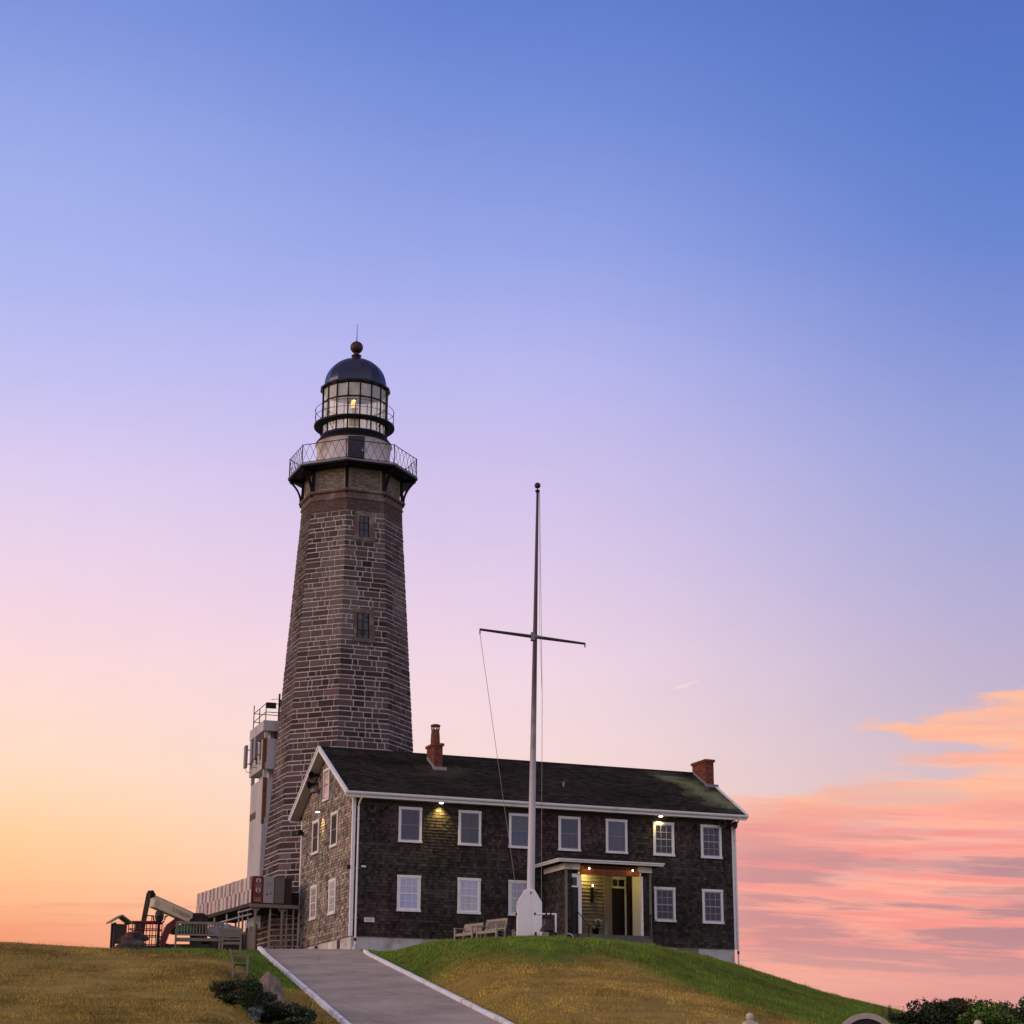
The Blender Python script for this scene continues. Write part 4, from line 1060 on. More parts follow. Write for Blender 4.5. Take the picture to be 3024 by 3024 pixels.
# small floodlight on the lawn
fxx, fyy = 2.34, 82.0
sp = thing('floodlight', 'small black floodlight on the grass by the porch', 'floodlight', (fxx, fyy, h1(fxx, fyy)), R(-35))
b = MB(); b.lathe([(.001, .02), (.09, .03), (.14, .12), (.16, .28), (.15, .30), (.12, .25), (.001, .22)], (0, 0, 0), 14); q = b.build('housing', MATS['iron_black'], sp); q.rotation_euler = (R(-50), R(20), 0); q.location = (0, 0, .14)
b = MB(); b.lathe([(.165, .275), (.175, .29), (.165, .305)], (0, 0, 0), 14); q2 = b.build('rim', MATS['white_paint'], q)
b = MB(); b.bx(-.08, .08, -.08, .08, -.1, .03); b.bx(-.17, -.15, -.03, .03, .0, .25); b.bx(.15, .17, -.03, .03, 0, .25); b.bx(-.17, .17, -.03, .03, .02, .05); b.build('bracket', MATS['iron_black'], sp)

# ------------------------------------------------------------------ benches
def bench(label, x, y, yaw, L=1.5, H=.9, m='wood_pale', horiz=False, tilt=.0, n=12, dz=0.0, lean=.12):
    t = thing('bench', label, 'bench', (x, y, h1(x, y) + dz), yaw, 'wooden benches on the lawn'); t.rotation_euler = (tilt, 0, yaw)
    M_ = MATS[m]; sd = .46; sh = .43
    for sx in (-1, 1):
        b = MB(); xx = sx*(L/2 - .05); b.bx(xx-.035, xx+.035, -sd, -sd+.07, -.15, .64); b.build('leg', M_, t)
        b = MB(); b.beam((xx, .0, -.15), (xx, .02, sh), .06, .06, up=(0, 1, 0)); b.beam((xx, .02, sh), (xx, .02+lean, H), .06, .06, up=(0, 1, 0)); b.build('leg', M_, t)
        b = MB(); b.bx(xx-.045, xx+.045, -sd-.03, .03, .64, .675); b.build('armrest', M_, t)
    b = MB()
    for k in range(5): b.bx(-L/2+.05, L/2-.05, -sd+.02+k*.085, -sd+.09+k*.085, sh-.03, sh)
    b.bx(-L/2+.05, L/2-.05, -sd+.01, -sd+.04, sh-.11, sh-.03); b.bx(-L/2+.05, L/2-.05, -.03, 0, sh-.11, sh-.03)
    for sx in (-1, 1): xx = sx*(L/2 - .05); b.bx(xx-.02, xx+.02, -sd+.05, 0, .12, .16)
    b.build('seat', M_, t)
    b = MB(); P = lambda f: .02 + lean*f
    zz = lambda f: sh + (H - sh)*f
    b.beam((-L/2+.05, P(.93), zz(.93)), (L/2-.05, P(.93), zz(.93)), .045, .085); b.beam((-L/2+.05, P(.18), zz(.18)), (L/2-.05, P(.18), zz(.18)), .04, .06)
    if horiz:
        for f in (.4, .58, .76): b.beam((-L/2+.05, P(f), zz(f)), (L/2-.05, P(f), zz(f)), .03, .075)
    else:
        for k in range(n): xx = -L/2 + .12 + (L-.24)*k/(n-1); b.beam((xx, P(.2), zz(.2)), (xx, P(.9), zz(.9)), .042, .02, up=(0, 1, 0))
    b.build('backrest', M_, t)
    return t
bench('pale slatted bench facing left, nearest the flagpole', -.62, 80.9, R(-50), 1.35, .92, n=11, tilt=0)
bench('pale bench facing left, half behind the slatted bench', -1.60, 82.3, R(-50), 1.25, .84, n=11, horiz=True)
bench('bench standing behind the white flagpole base', .85, 84.0, R(5), 1.55, .62, n=16, m='wood_pale')
bench('wide grey bench seen from behind beside the round viewer', -11.12, 70.6, R(190), 1.75, .98, m='wood_grey', n=15)
bench('short grey bench with horizontal back boards beside the board fence', -11.35, 80.0, R(186), .95, .95, m='wood_grey', horiz=True)
bench('weathered bench seen end on above the boulder', -8.72, 62.6, R(97), .95, .86, m='wood_grey', dz=-.05)

# ------------------------------------------------------------------ rocks
def rock(name, label, x, y, rx, ry, rz, m, seed, rot=0.0, peak=0.0, dz=0.0, sub=4):
    bm = bmesh.new(); bmesh.ops.create_icosphere(bm, subdivisions=sub, radius=1)
    for v in bm.verts:
        p = v.co.copy(); k = noise.fractal(p*1.1 + Vector((seed, 0, 0)), .7, 2.1, 6); c = noise.voronoi(p*1.4 + Vector((seed*2, 1, 0)))[0][0]
        p *= 1 + .22*k - .38*(c - .4)
        if p.z > 0 and peak: sq = 1 - peak*p.z; p.x *= sq; p.y *= sq; p.x += .42*p.z*peak
        v.co = Vector((p.x*rx, p.y*ry, p.z*rz))
    me = bpy.data.meshes.new(name); bm.to_mesh(me); bm.free(); me.materials.append(MATS[m])
    o = bpy.data.objects.new(name, me); COL.objects.link(o); o.location = (x, y, h1(x, y) + dz); o.rotation_euler = (0, 0, rot)
    return tag(o, label, 'rock')
rock('boulder', 'upright pointed grey boulder in the flower bed', -6.95, 57.6, .47, .42, .88, 'grey_rock', 6.4, .1, .10, .34)
rock('boulder', 'flat grey boulder lying under the reddish one', -13.6, 71.1, .58, .4, .26, 'dark_rock', 5.1, .1, 0, .10)
rock('boulder', 'reddish dark boulder on top beside the roofed signboard', -13.66, 71.5, .50, .36, .27, 'red_rock', 8.7, .2, 0, .42)

# ------------------------------------------------------------------ coin viewer
vx, vy = -12.84, 72.0; vz = h1(vx, vy)
cv = thing('coin_viewer', 'dark coin binocular viewer with round head on a yoke and pedestal', 'viewer', (vx, vy, vz), R(8))
b = MB(); b.lathe([(.001, -.1), (.26, -.1), (.26, .05), (.13, .12), (.065, .22), (.055, .6), (.05, .92), (.07, .97), (.001, .98)], (0, 0, 0), 16); b.build('pedestal', MATS['iron_black'], cv, smooth=True)
b = MB(); pts = [(.21*math.sin(q), 0, 1.20 - .24*math.cos(q)) for q in np.linspace(-1.75, 1.75, 15)]; b.tube(pts, .025, 8); b.bx(-.30, -.20, -.03, .03, 1.22, 1.27); b.bx(.20, .30, -.03, .03, 1.22, 1.27); b.build('yoke', MATS['iron_black'], cv)
b = MB(); b.lathe([(.001, -.24), (.09, -.21), (.15, -.12), (.17, .0), (.16, .12), (.12, .19), (.001, .21)], (0, 0, 1.24), 18); b.box((0, -.15, 1.27), (.2, .14, .14)); b.build('viewer_head', MATS['viewer_grey'] if 'viewer_grey' in MATS else mat('viewer_grey', (.028, .024, .03), .45, .2, 3), cv, smooth=True)

# roofed signboard
kx, ky = -15.18, 76.5; kz = h1(kx, ky)
ks = thing('signboard', 'small signboard under a gabled wooden roof at the lawn crest', 'signboard', (kx, ky, kz), R(25))
kt = 6.66 - kz
for x, y in ((-.22, -.2), (.2, -.2), (-.22, .2)):
    b = MB(); b.bx(x-.045, x+.045, y-.045, y+.045, -.2, kt-.3); b.build('post', MATS['wood_dark'], ks)
b = MB(); 
for s_ in (-1, 1): b.add([(0, -.42, kt), (0, .42, kt), (s_*.42, .42, kt-.27), (s_*.42, -.42, kt-.27), (0, -.42, kt-.06), (0, .42, kt-.06), (s_*.42, .42, kt-.33), (s_*.42, -.42, kt-.33)], [(0, 1, 2, 3), (7, 6, 5, 4), (0, 3, 7, 4), (3, 2, 6, 7), (2, 1, 5, 6)])
b.build('roof', MATS['wood_grey'], ks)
b = MB(); b.bx(-.19, .19, -.23, -.19, .35, kt-.35); b.build('board', MATS['wood_dark'], ks)

# ------------------------------------------------------------------ boom lift
lx0, ly0 = -16.2, 95.0; lz0 = h1(lx0, ly0)
bl_ = thing('boom_lift', 'parked boom lift with cream boom, dark jib and railed basket', 'boom lift', (lx0, ly0, lz0))
LP = lambda x, y, z_: Vector((x + .18 - lx0, y - ly0, z_ - .09 - lz0))
b = MB(); b.bx(-.6, 2.3, .0, 2.4, .35, .85); b.build('chassis', MATS['machine_dark'], bl_)
for x, y in ((-.35, -.1), (1.95, -.1), (-.35, 2.5), (1.95, 2.5)):
    b = MB(); b.tube([(x, y-.18, .42), (x, y+.18, .42)], .45, 20); w = b.build('wheel', MATS['rubber'], bl_)
    b = MB(); b.tube([(x, y-.2, .42), (x, y-.17, .42)], .22, 12); b.build('rim', MATS['boom_top_grey'], w)
b = MB(); a, c = LP(-15.62, 95.2, 8.55), LP(-15.0, 96.6, 7.0); b.bx(a.x, c.x, 0.1, 1.6, c.z-.9, a.z-.05); b.build('turntable', MATS['machine_dark'], bl_, bevel=.03)
b = MB(); b.lathe([(.001, .35), (.3, .33), (.62, .2), (.75, .0), (.6, -.1)], LP(-15.9, 94.7, 7.55), 14); b.build('engine_cover', MATS['machine_green'], bl_, smooth=True)
b = MB(); b.beam(LP(-16.75, 93.9, 6.9), LP(-16.5, 94.0, 7.7), .25, .3); b.beam(LP(-16.5, 94.0, 7.7), LP(-16.05, 94.2, 8.1), .25, .3); b.build('fender', MATS['machine_red'], bl_)
b = MB(); b.beam(LP(-16.98, 92.1, 8.74), LP(-15.65, 95.2, 8.23), .30, .52, up=(0, 0, 1)); bo = b.build('boom', MATS['boom_cream'], bl_, bevel=.02)
b = MB(); b.beam(LP(-16.98, 92.1, 9.02), LP(-15.65, 95.2, 8.51), .26, .05); b.build('boom_top_plate', MATS['boom_top_grey'], bo)
d0 = (LP(-15.65, 95.2, 8.23) - LP(-16.98, 92.1, 8.74)); 
b = MB(); b.tube([LP(-15.85, 95.0, 8.0) , LP(-15.6, 95.3, 8.1)], .28, 12); b.bx(*[LP(-15.75, 0, 0).x, LP(-15.55, 0, 0).x], .1, .5, LP(0, 0, 8.0).z, LP(0, 0, 8.5).z); b.build('boom_pivot', MATS['machine_dark'], bo)
# lettering on the boom's side plate
ux = d0.normalized(); side = Vector((0, 0, 1)).cross(ux).normalized(); upv = ux.cross(side).normalized()
if side.y > 0: side = -side
for body, f, sz in (('ULTRA', .56, .27), ('BOOM', .80, .27)):
    me = text_mesh(body, sz, .003); me.materials.append(MATS['boom_print'] if 'boom_print' in MATS else mat('boom_print', (.30, .22, .12), .6, .2, 5))
    o = bpy.data.objects.new('lettering', me); COL.objects.link(o); o.parent = bo
    nrm = side; yv_ = nrm.cross(ux).normalized()
    if yv_.z < 0: yv_ = -yv_
    rotm = Matrix((ux, yv_, nrm)).transposed()
    o.matrix_local = Matrix.Translation(LP(-16.98, 92.1, 8.74) + d0*f + side*.158) @ rotm.to_4x4()
b = MB(); b.tube([LP(-16.95, 92.0, 8.95), LP(-17.05, 91.9, 9.15), LP(-17.12, 91.85, 9.12)], .12, 8); b.tube([LP(-16.85, 92.1, 9.05), LP(-16.95, 91.95, 9.24), LP(-17.1, 91.85, 9.2)], .03, 6); b.build('boom_head', MATS['machine_dark'], bl_)
b = MB(); b.beam(LP(-17.10, 91.85, 9.12), LP(-17.38, 91.75, 6.95), .14, .22, up=(1, 0, 0)); b.build('jib', MATS['jib_olive'] if 'jib_olive' in MATS else mat('jib_olive', (.035, .028, .016), .55, .3, 4), bl_)
bk = MB()
bx0_, bx1_, by0_, by1_ = -17.8, -16.42, 91.0, 91.9
for x in np.linspace(bx0_, bx1_, 6):
    for y in (by0_, by1_): bk.tube([LP(x, y, 6.62), LP(x, y, 7.72)], .022, 5)
for zz in (7.72, 7.4, 7.1, 6.7):
    for y in (by0_, by1_): bk.tube([LP(bx0_, y, zz), LP(bx1_, y, zz)], .024 if zz < 7.7 else .045, 5)
    for x in (bx0_, bx1_): bk.tube([LP(x, by0_, zz), LP(x, by1_, zz)], .024 if zz < 7.7 else .045, 5)
ba = bk.build('basket', MATS['machine_red'], bl_)
b = MB(); p, q = LP(bx0_, by0_, 6.55), LP(bx1_, by1_, 6.62); b.bx(p.x, q.x, p.y, q.y, p.z, q.z); b.build('basket_floor', MATS['machine_dark'], ba)
b = MB(); p, q = LP(-17.5, 91.02, 7.05), LP(-17.15, 91.3, 7.75); b.bx(p.x, q.x, p.y, q.y, p.z, q.z); b.build('control_box', MATS['machine_dark'], ba)
b = MB(); b.tube([LP(-17.15, 91.0, 7.72), LP(-17.15, 91.0, 8.0), LP(-16.75, 91.0, 8.0), LP(-16.75, 91.0, 7.72)], .03, 6); b.build('guard_hoop', MATS['machine_dark'], ba)

# ------------------------------------------------------------------ covered walkway with printed banners
sx0, sy0, sz0 = -12.37, 94.0, 6.1
yaw_s = math.atan2(4.07, 9.0)          # its long side runs back and to the left
sd_ = thing('scaffold_walkway', 'covered scaffold walkway of poles and planks at the foot of the lighthouse', 'scaffold', (sx0, sy0, sz0), yaw_s)
LS = 9.9; WS = 2.1
b = MB(); b.bx(-.02, WS, .0, LS, 2.56, 2.74); b.bx(WS, WS+1.6, 1.2, 3.4, 2.5, 2.75); b.build('deck', MATS['wood_dark'], sd_)
b = MB(); b.bx(WS, WS+1.7, 1.1, 1.2, 2.42, 3.4); b.build('back_fascia', MATS['machine_dark'], sd_)
b = MB(); b.bx(-.12, WS+.2, -.12, -.02, 2.5, 2.66); b.build('front_beam', MATS['wood_grey'], sd_)
b = MB(); b.bx(.06, .14, .1, LS-.1, 2.76, 3.95); b.bx(.1, WS-.1, .10, .18, 2.76, 3.95); b.bx(WS-.14, WS-.06, .2, LS, 2.76, 3.9); b.build('parapet', MATS['wood_dark'], sd_)
for x, y, r_ in ((.22, .05, .075), (1.55, .05, .075), (.38, .5, .04), (1.0, .2, .04), (1.9, .4, .04), (2.3, .6, .05), (.08, 2.3, .05), (.08, 4.4, .05), (.08, 6.6, .05), (.08, 8.8, .05), (1.9, 3.2, .05), (1.9, 6.2, .05), (1.9, 9.0, .05), (.5, 2.2, .05), (.6, 3.4, .05)):
    b = MB(); b.tube([(x, y, -.4), (x, y, 2.52)], r_, 8); b.build('pole', MATS['pipe'] if r_ < .07 else MATS['wood_grey'], sd_)
b = MB(); b.tube([(.02, .05, 2.18), (.02, LS-.8, 2.18)], .042, 6); b.tube([(.02, .05, 2.42), (.02, 2.3, 2.42)], .042, 6); b.tube([(1.0, .25, 2.25), (1.6, .9, 2.25)], .03, 6); b.tube([(1.0, .25, 2.0), (1.6, .9, 2.0)], .03, 6); b.tube([(1.55, .1, 2.22), (2.3, .6, 2.22)], .03, 6)
b.tube([(1.0, .3, 1.0), (1.7, .8, .55)], .022, 5); b.tube([(1.0, .3, .45), (1.7, .8, 1.0)], .022, 5); b.build('tie_rod', MATS['pipe'], sd_)
for x, y in ((.22, .05), (1.55, .05)):
    b = MB(); b.beam((x-.2, y, 2.5), (x, y, 2.28), .08, .08); b.beam((x+.2, y, 2.5), (x, y, 2.28), .08, .08); b.build('post_bracket', MATS['wood_grey'], sd_)
# long photo banner: two rows of printed panels on rippled sheet
SL = lambda x, y, z_: (sx0 + x*math.cos(yaw_s) - y*math.sin(yaw_s), sy0 + x*math.sin(yaw_s) + y*math.cos(yaw_s), sz0 + z_)
bn = thing('banner', 'long rippled banner of many small printed panels along the scaffold walkway', 'banner', SL(0, 0, 2.72), yaw_s)
b = MB(); NX, NZ = 120, 10
def bv(i, j): 
    y, z_ = LS*i/NX, 1.26*j/NZ; return (-.03 + .022*math.sin(y*5.1 + z_*1.3) + .02*noise.noise(Vector((y*1.7, z_*1.1, 2))) , y, z_)
pan = {}
for i in range(NX):
    for j in range(NZ):
        pi_, pj = int(i/4.3), int(j >= NZ/2)
        if (pi_, pj) not in pan:
            pale = (pi_ + pj) % 2 == 0
            pan[(pi_, pj)] = vcol((.55, .47, .47), .85, 1.1, .05) if pale else vcol((.27, .18, .155), .6, 1.35, .16)
        c = pan[(pi_, pj)]
        if (pi_ + pj) % 2: c = tuple(q*random.uniform(.7, 1.35) for q in c)
        if i in (0, 1): c = (.05, .02, .02)
        b.add([bv(i, j), bv(i+1, j), bv(i+1, j+1), bv(i, j+1)], [(0, 1, 2, 3)], c)
b.build('printed_sheet', MATS['banner'], bn, smooth=True)
def front_banner(label, x0, x1, m, z0=2.72, z1=3.98):
    t_ = thing('banner', label, 'banner', SL((x0+x1)/2, -.02, z0), yaw_s); w = (x1-x0)/2 - .01
    b = MB(); b.bx(-w, w, -.03, .03, 0, z1-z0); b.build('sheet', MATS[m], t_, bevel=.005); return t_, w, z1-z0
rb, w, h = front_banner('dark red banner with two round white emblems on the scaffold walkway', .02, .52, 'banner_red')
for zz in (h-.22, h*.42+.06):
    b = MB(); n = 20; b.add([(0, -.034, zz)] + [(.13*math.sin(2*math.pi*k/n), -.034, zz + .13*math.cos(2*math.pi*k/n)) for k in range(n)], [(0, 1+k, 1+(k+1) % n) for k in range(n)]); em = b.build('emblem', MATS['print_white'], rb)
    b = MB(); b.prism([(-.045, zz-.11), (.045, zz-.11), (.022, zz+.05), (.03, zz+.06), (0, zz+.10), (-.03, zz+.06), (-.022, zz+.05)], 'y', -.040, -.034); b.build('emblem_tower', MATS['print_dark'], em)
b = MB()
for zz, ww in ((h-.42, .17), (h-.49, .15), (h-.56, .13), (.22, .18), (.15, .16), (.08, .18)): b.bx(-ww, ww, -.034, -.03, zz-.013, zz+.013)
b.build('printed_lines', MATS['print_pale'], rb)
wb, w, h = front_banner('pale grey banner beside the dark red banner', .53, 1.07, 'banner_grey')
b = MB(); b.bx(-.17, .17, -.034, -.03, h-.35, h-.32); b.bx(-.15, .15, -.034, -.03, h-.45, h-.42); b.build('printed_lines', MATS['antenna_grey'], wb)
b = MB(); b.prism([(-.12, .36), (-.05, .36), (-.02, .44), (-.08, .48)], 'y', -.036, -.03); b.prism([(.08, .40), (.15, .42), (.16, .50), (.10, .48)], 'y', -.036, -.03); b.build('printed_birds', MATS['print_dark'], wb)
gb, w, h = front_banner('brown banner covered in small print, right of the pale grey one', 1.08, 1.60, 'banner_brown')
b = MB()
for k in range(11): b.bx(-.22, .22, -.034, -.03, .1+k*.105, .13+k*.105)
b.build('printed_lines', MATS['print_grey'] if 'print_grey' in MATS else mat('print_grey', (.20, .17, .16), .7, .3, 8), gb)

# board fence, tarps and covered pile under the walkway
fc = thing('board_fence', 'grey weathered fence of upright boards below the scaffold walkway', 'fence', SL(.34, .25, 0), yaw_s)
random.seed(21)
for seg in range(5):
    b = MB(); y = seg*1.5
    while y < seg*1.5 + 1.45:
        w = random.uniform(.10, .17); hh = random.uniform(1.42, 1.72) - seg*.10; c = vcol((.20, .165, .145), .6, 1.45, .12)
        b.bx(-.015, .015, y, y+w-.012, -.4, hh, c); y += w
    b.bx(.015, .05, seg*1.5, seg*1.5+1.45, .9, .98, (.1, .08, .07)); b.build('board_panel', MATS['plank'], fc)
    b = MB(); b.bx(-.05, .05, seg*1.5-.05, seg*1.5+.0, -.4, 1.75 - seg*.10); b.build('post', MATS['wood_dark'], fc)
tp = MB(); n1, n2 = 24, 8
for i in range(n1):
    for j in range(n2):
        f_ = lambda i, j: (.07*math.sin(i*.9) + .05*noise.noise(Vector((i*.4, j*.6, 0))), i*.09, .62*j/n2 - .05*abs(math.sin(i*.65))*(j == n2))
        tp.add([f_(i, j), f_(i+1, j), f_(i+1, j+1), f_(i, j+1)], [(0, 1, 2, 3)])
o = tp.build('tarp', MATS['tarp'], None, smooth=True); o.location = SL(.50, .2, 1.55); o.rotation_euler = (0, 0, yaw_s); tag(o, 'pale tarp sheet hanging behind the scaffold poles above the board fence', 'tarp')
o = rock('covered_pile', 'low pile under a crumpled blue grey sheet behind the wide bench', -13.95, 95.9, .85, .7, .48, 'sheet_blue', 3.9, .2, 0, 1.45); o['category'] = 'pile'
b = MB()
cr = thing('crate', 'grey wooden crate stacked under the scaffold walkway by the wide bench', 'crate', (-13.95, 95.9, 6.0), yaw_s)
for k in range(7): b.bx(-.7, .7, -.6, .6, k*.18, k*.18+.155, )
b.build('side_boards', MATS['wood_dark'], cr)

# ------------------------------------------------------------------ plants
random.seed(5)
LEAF_D, LEAF_G = (.020, .026, .010), (.055, .095, .012)
def bush(label, x, y, w, d, h, base, n=2600, size=.075, group='bushes at the lawn edge', spikes=0, dz=0.0):
    t = thing('bush', label, 'bush', (x, y, h1(x, y) + dz), 0, group)
    blobs = []
    for k in range(15):
        a, r_ = random.uniform(0, 6.28), random.uniform(0, .75); hh = random.uniform(.35, .95)
        blobs.append(((w*r_*math.cos(a), d*r_*math.sin(a), h*hh*.9), (w*random.uniform(.3, .5), d*random.uniform(.3, .5), h*random.uniform(.12, .25))))
    blobs.append(((0, 0, h*.4), (w*.7, d*.7, h*.42)))
    b = MB(); leaves(b, int(n*1.9), blobs, size*.85, [q_*1.6 for q_ in base], .3, 1.8, 0, .7)
    for k in range(spikes):
        cx, cy = random.uniform(-w*.8, w*.8), random.uniform(-d*.5, d*.5); z0 = h*random.uniform(.7, .9); hh = random.uniform(.15, .4)
        for q in range(7):
            zz = z0 + hh*q/7; leaves(b, 2, [((cx, cy, zz), (.04, .04, .04))], size*.5, base, .4, 1.2)
    b.build('foliage', MATS['leaf'], t)
    s_ = MB()
    for k in range(9):
        bb = random.choice(blobs)[0]; s_.tube([(bb[0]*.1, bb[1]*.1, -.2), (bb[0]*.5, bb[1]*.5, bb[2]*.55), bb], .03, 5, r2=.01)
    s_.build('stems', MATS['wood_dark'], t)
    return t
def top(x, y, z_): return z_ - h1(x, y)
bush('low dark bush at the left end of the bush row', 14.55, 74.0, .75, .7, top(14.55, 74, 3.0), LEAF_D, 1500, .06, spikes=8)
bush('dark bush with upright spiky shoots along its top', 15.75, 73.5, 1.15, .8, top(15.75, 73.5, 3.45), LEAF_D, 2800, .07, spikes=20)
bush('rounded brownish bush rising behind the bright green one', 16.85, 75.0, 1.25, .9, top(16.85, 75, 3.62), (.050, .044, .014), 2800, .07, spikes=10)
bush('bright yellow green leafy bush in front', 17.0, 70.5, 1.3, .7, top(17.0, 70.5, 3.14), (.055, .095, .013), 3600, .075, spikes=4)
bush('dark green bush at the right edge of the photo', 18.5, 74.0, 1.5, 1.0, top(18.5, 74, 3.66), (.036, .055, .014), 3200, .075, spikes=8)
bush('grey green bush low in the right corner', 18.2, 68.0, 1.3, .7, top(18.2, 68, 2.55), (.04, .075, .030), 2600, .075)
bush('low grassy bush at the foot of the spiky dark bush', 15.3, 70.5, 1.2, .6, top(15.3, 70.5, 2.42), (.050, .058, .014), 2400, .06)
# dry stalks
for i, (x, y, hh) in enumerate(((14.0, 75, .55), (14.28, 74.6, .7), (14.9, 75.2, .5), (17.5, 75.5, .6))):
    b = MB(); z0 = h1(x, y)
    for k in range(6): dx_ = random.uniform(-.15, .15); b.tube([(dx_*.5, 0, 0), (dx_, random.uniform(-.1, .1), top(x, y, 2.75) + hh*random.uniform(.6, 1))], .008, 4)
    o = b.build('dry_stalks', MATS['wood_dark'], None); o.location = (x, y, z0)
    tag(o, ['dry stalks at the far left end of the bush row', 'tallest dry stalks left of the low dark bush', 'dry stalks between the low and the spiky dark bush', 'dry stalks rising behind the bright green bush'][i], 'stalks', 'dry stalks among the bushes')
# flower bed round the boulder
random.seed(9)
def plant(label, x, y, w, h, base, fl=None, n=900, size=.042):
    w *= 1.5; h *= 1.08; n = int(n*1.9)
    x += .22; y -= .30
    t = thing('flowering_plant', label, 'plant', (x, y, h1(x, y)), random.uniform(0, 6), 'plants round the boulder')
    blobs = [((random.uniform(-w*.6, w*.6), random.uniform(-w*.6, w*.6), h*random.uniform(.2, .85)), (w*random.uniform(.3, .6), w*random.uniform(.3, .6), h*random.uniform(.15, .3))) for _ in range(9)]
    b = MB(); leaves(b, n, blobs, size, [q_*1.7 for q_ in base], .2, 2.3, 0, 1.1)
    for _ in range(70):
        cx, cy = random.uniform(-w, w), random.uniform(-w, w)
        b.add([(cx*.6-.01, cy*.6, h*.3), (cx*.6+.01, cy*.6, h*.3), (cx*1.1, cy*1.1, h*random.uniform(.8, 1.35))], [(0, 1, 2)], vcol(base, .5, 1.5))
    b.build('foliage', MATS['leaf'], t)
    if fl:
        f = MB(); leaves(f, fl[1], [(c, (r_[0]*1.05, r_[1]*1.05, r_[2]*1.05)) for c, r_ in blobs], fl[2], fl[0], .8, 1.2); f.build('flowers', MATS['petal'], t)
    return t
DK = (.016, .022, .008)
for a in (
 ('tall dark green plant with orange flowers left of the boulder', -7.75, 56.6, .34, .80, (.022, .034, .009), ((.65, .28, .02), 9, .045), 1200),
 ('dark leafy plant at the left foot of the boulder', -7.30, 56.3, .36, .70, DK, None, 1300),
 ('dark plant with small pale flowers at the left end of the bed', -7.95, 55.4, .32, .50, DK, ((.55, .5, .48), 22, .02), 1000),
 ('dense dark plant in front of the boulder', -6.95, 55.5, .38, .55, (.010, .012, .006), None, 1300),
 ('silvery grey plant low in front of the dark ones', -7.18, 54.9, .12, .34, (.12, .15, .135), None, 300),
 ('dark plant with one violet bloom at the boulder foot', -6.55, 55.8, .30, .50, DK, ((.25, .16, .5), 9, .03), 900),
 ('bushy blue green plant right of the boulder', -6.15, 55.4, .34, .58, (.024, .032, .016), ((.5, .5, .5), 16, .02), 1200),
 ('spiky plant with a leaning stalk at the right end of the bed', -5.80, 55.0, .26, .52, (.020, .030, .014), None, 800),
 ('low plant with many white flowers at the front right of the bed', -6.05, 54.2, .34, .30, DK, ((.6, .58, .58), 40, .02), 800),
 ('low plant with scattered white flowers at the front left of the bed', -7.75, 54.4, .30, .26, DK, ((.6, .55, .5), 30, .02), 600),
 ('sparse yellow green weed left of the bed', -8.35, 55.6, .16, .42, (.05, .05, .012), None, 160),
 ('reddish low plant behind the boulder', -7.35, 58.6, .42, .30, (.05, .024, .02), None, 500),
): plant(*a)
b = MB(); b.beam((-.02, 0, -.1), (.14, 0, .62), .035, .03); o = b.build('stake', MATS['wood_dark'], None); o.location = (-5.62, 55.0, h1(-5.62, 55.0)); tag(o, 'short leaning wooden stake at the right end of the flower bed', 'stake')

# ------------------------------------------------------------------ gate posts and round-topped sign
def gate_post(label, x, y, zball):
    z0 = h1(x, y); H = zball - z0
    t = thing('gate_post', label, 'gate post', (x, y, z0), R(12), 'stone gate posts along the lower edge of the photo')
    b = MB(); b.bx(-.13, .13, -.13, .13, -.2, H-.21); b.build('shaft', MATS['post_stone'], t, bevel=.012)
    b = MB(); b.bx(-.17, .17, -.17, .17, H-.21, H-.145); b.bx(-.115, .115, -.115, .115, H-.145, H-.09); b.bx(-.06, .06, -.06, .06, H-.09, H-.062); b.build('cap', MATS['post_stone'], t, bevel=.012)
    b = MB(); b.lathe([(.072*math.sin(q), H - .072*math.cos(q)) for q in np.linspace(.1, 3.13, 14)], (0, 0, 0), 18); b.build('ball', MATS['post_stone'], t, smooth=True)
gate_post('stone gate post with ball top left of the round sign', 4.34, 36.0, 1.39)
gate_post('stone gate post with ball top in front of the bushes', 8.45, 36.0, 1.285)
gx_, gy_ = 6.43, 36.0; gz_ = h1(gx_, gy_)
rs = thing('round_sign', 'black round-topped sign with pale stone rim and white tower emblem', 'sign', (gx_, gy_, gz_), R(-3))
H = 1.465 - gz_; RS = .56; cz = H - RS
def arc(r, n=32, a0=0, a1=math.pi): return [(r*math.cos(a), cz + r*math.sin(a)) for a in np.linspace(a0, a1, n)]
b = MB()
o_, i_ = arc(RS), arc(RS-.10)
for k in range(31):
    b.add([(o_[k][0], -.09, o_[k][1]), (o_[k+1][0], -.09, o_[k+1][1]), (i_[k+1][0], -.09, i_[k+1][1]), (i_[k][0], -.09, i_[k][1]), (o_[k][0], .09, o_[k][1]), (o_[k+1][0], .09, o_[k+1][1]), (i_[k+1][0], .09, i_[k+1][1]), (i_[k][0], .09, i_[k][1])],
          [(0, 1, 2, 3), (7, 6, 5, 4), (0, 4, 5, 1), (3, 2, 6, 7)])
b.bx(-RS, -RS+.10, -.09, .09, -.2, cz); b.bx(RS-.10, RS, -.09, .09, -.2, cz); b.bx(-RS+.1, RS-.1, -.09, .09, .5, .62)
b.build('rim', MATS['stone_sign'], rs)
b = MB(); b.prism(arc(RS-.10) + [(-RS+.1, .62), (RS-.1, .62)], 'y', -.03, .03); b.build('board', MATS['board_black'], rs)
b = MB(); zt = cz + .27
b.prism([(-.10, cz-.55), (.10, cz-.55), (.05, zt-.12), (.062, zt-.10), (.045, zt-.02), (0, zt), (-.045, zt-.02), (-.062, zt-.10), (-.05, zt-.12)], 'y', -.05, -.03); b.build('emblem', MATS['stone_sign'], rs)

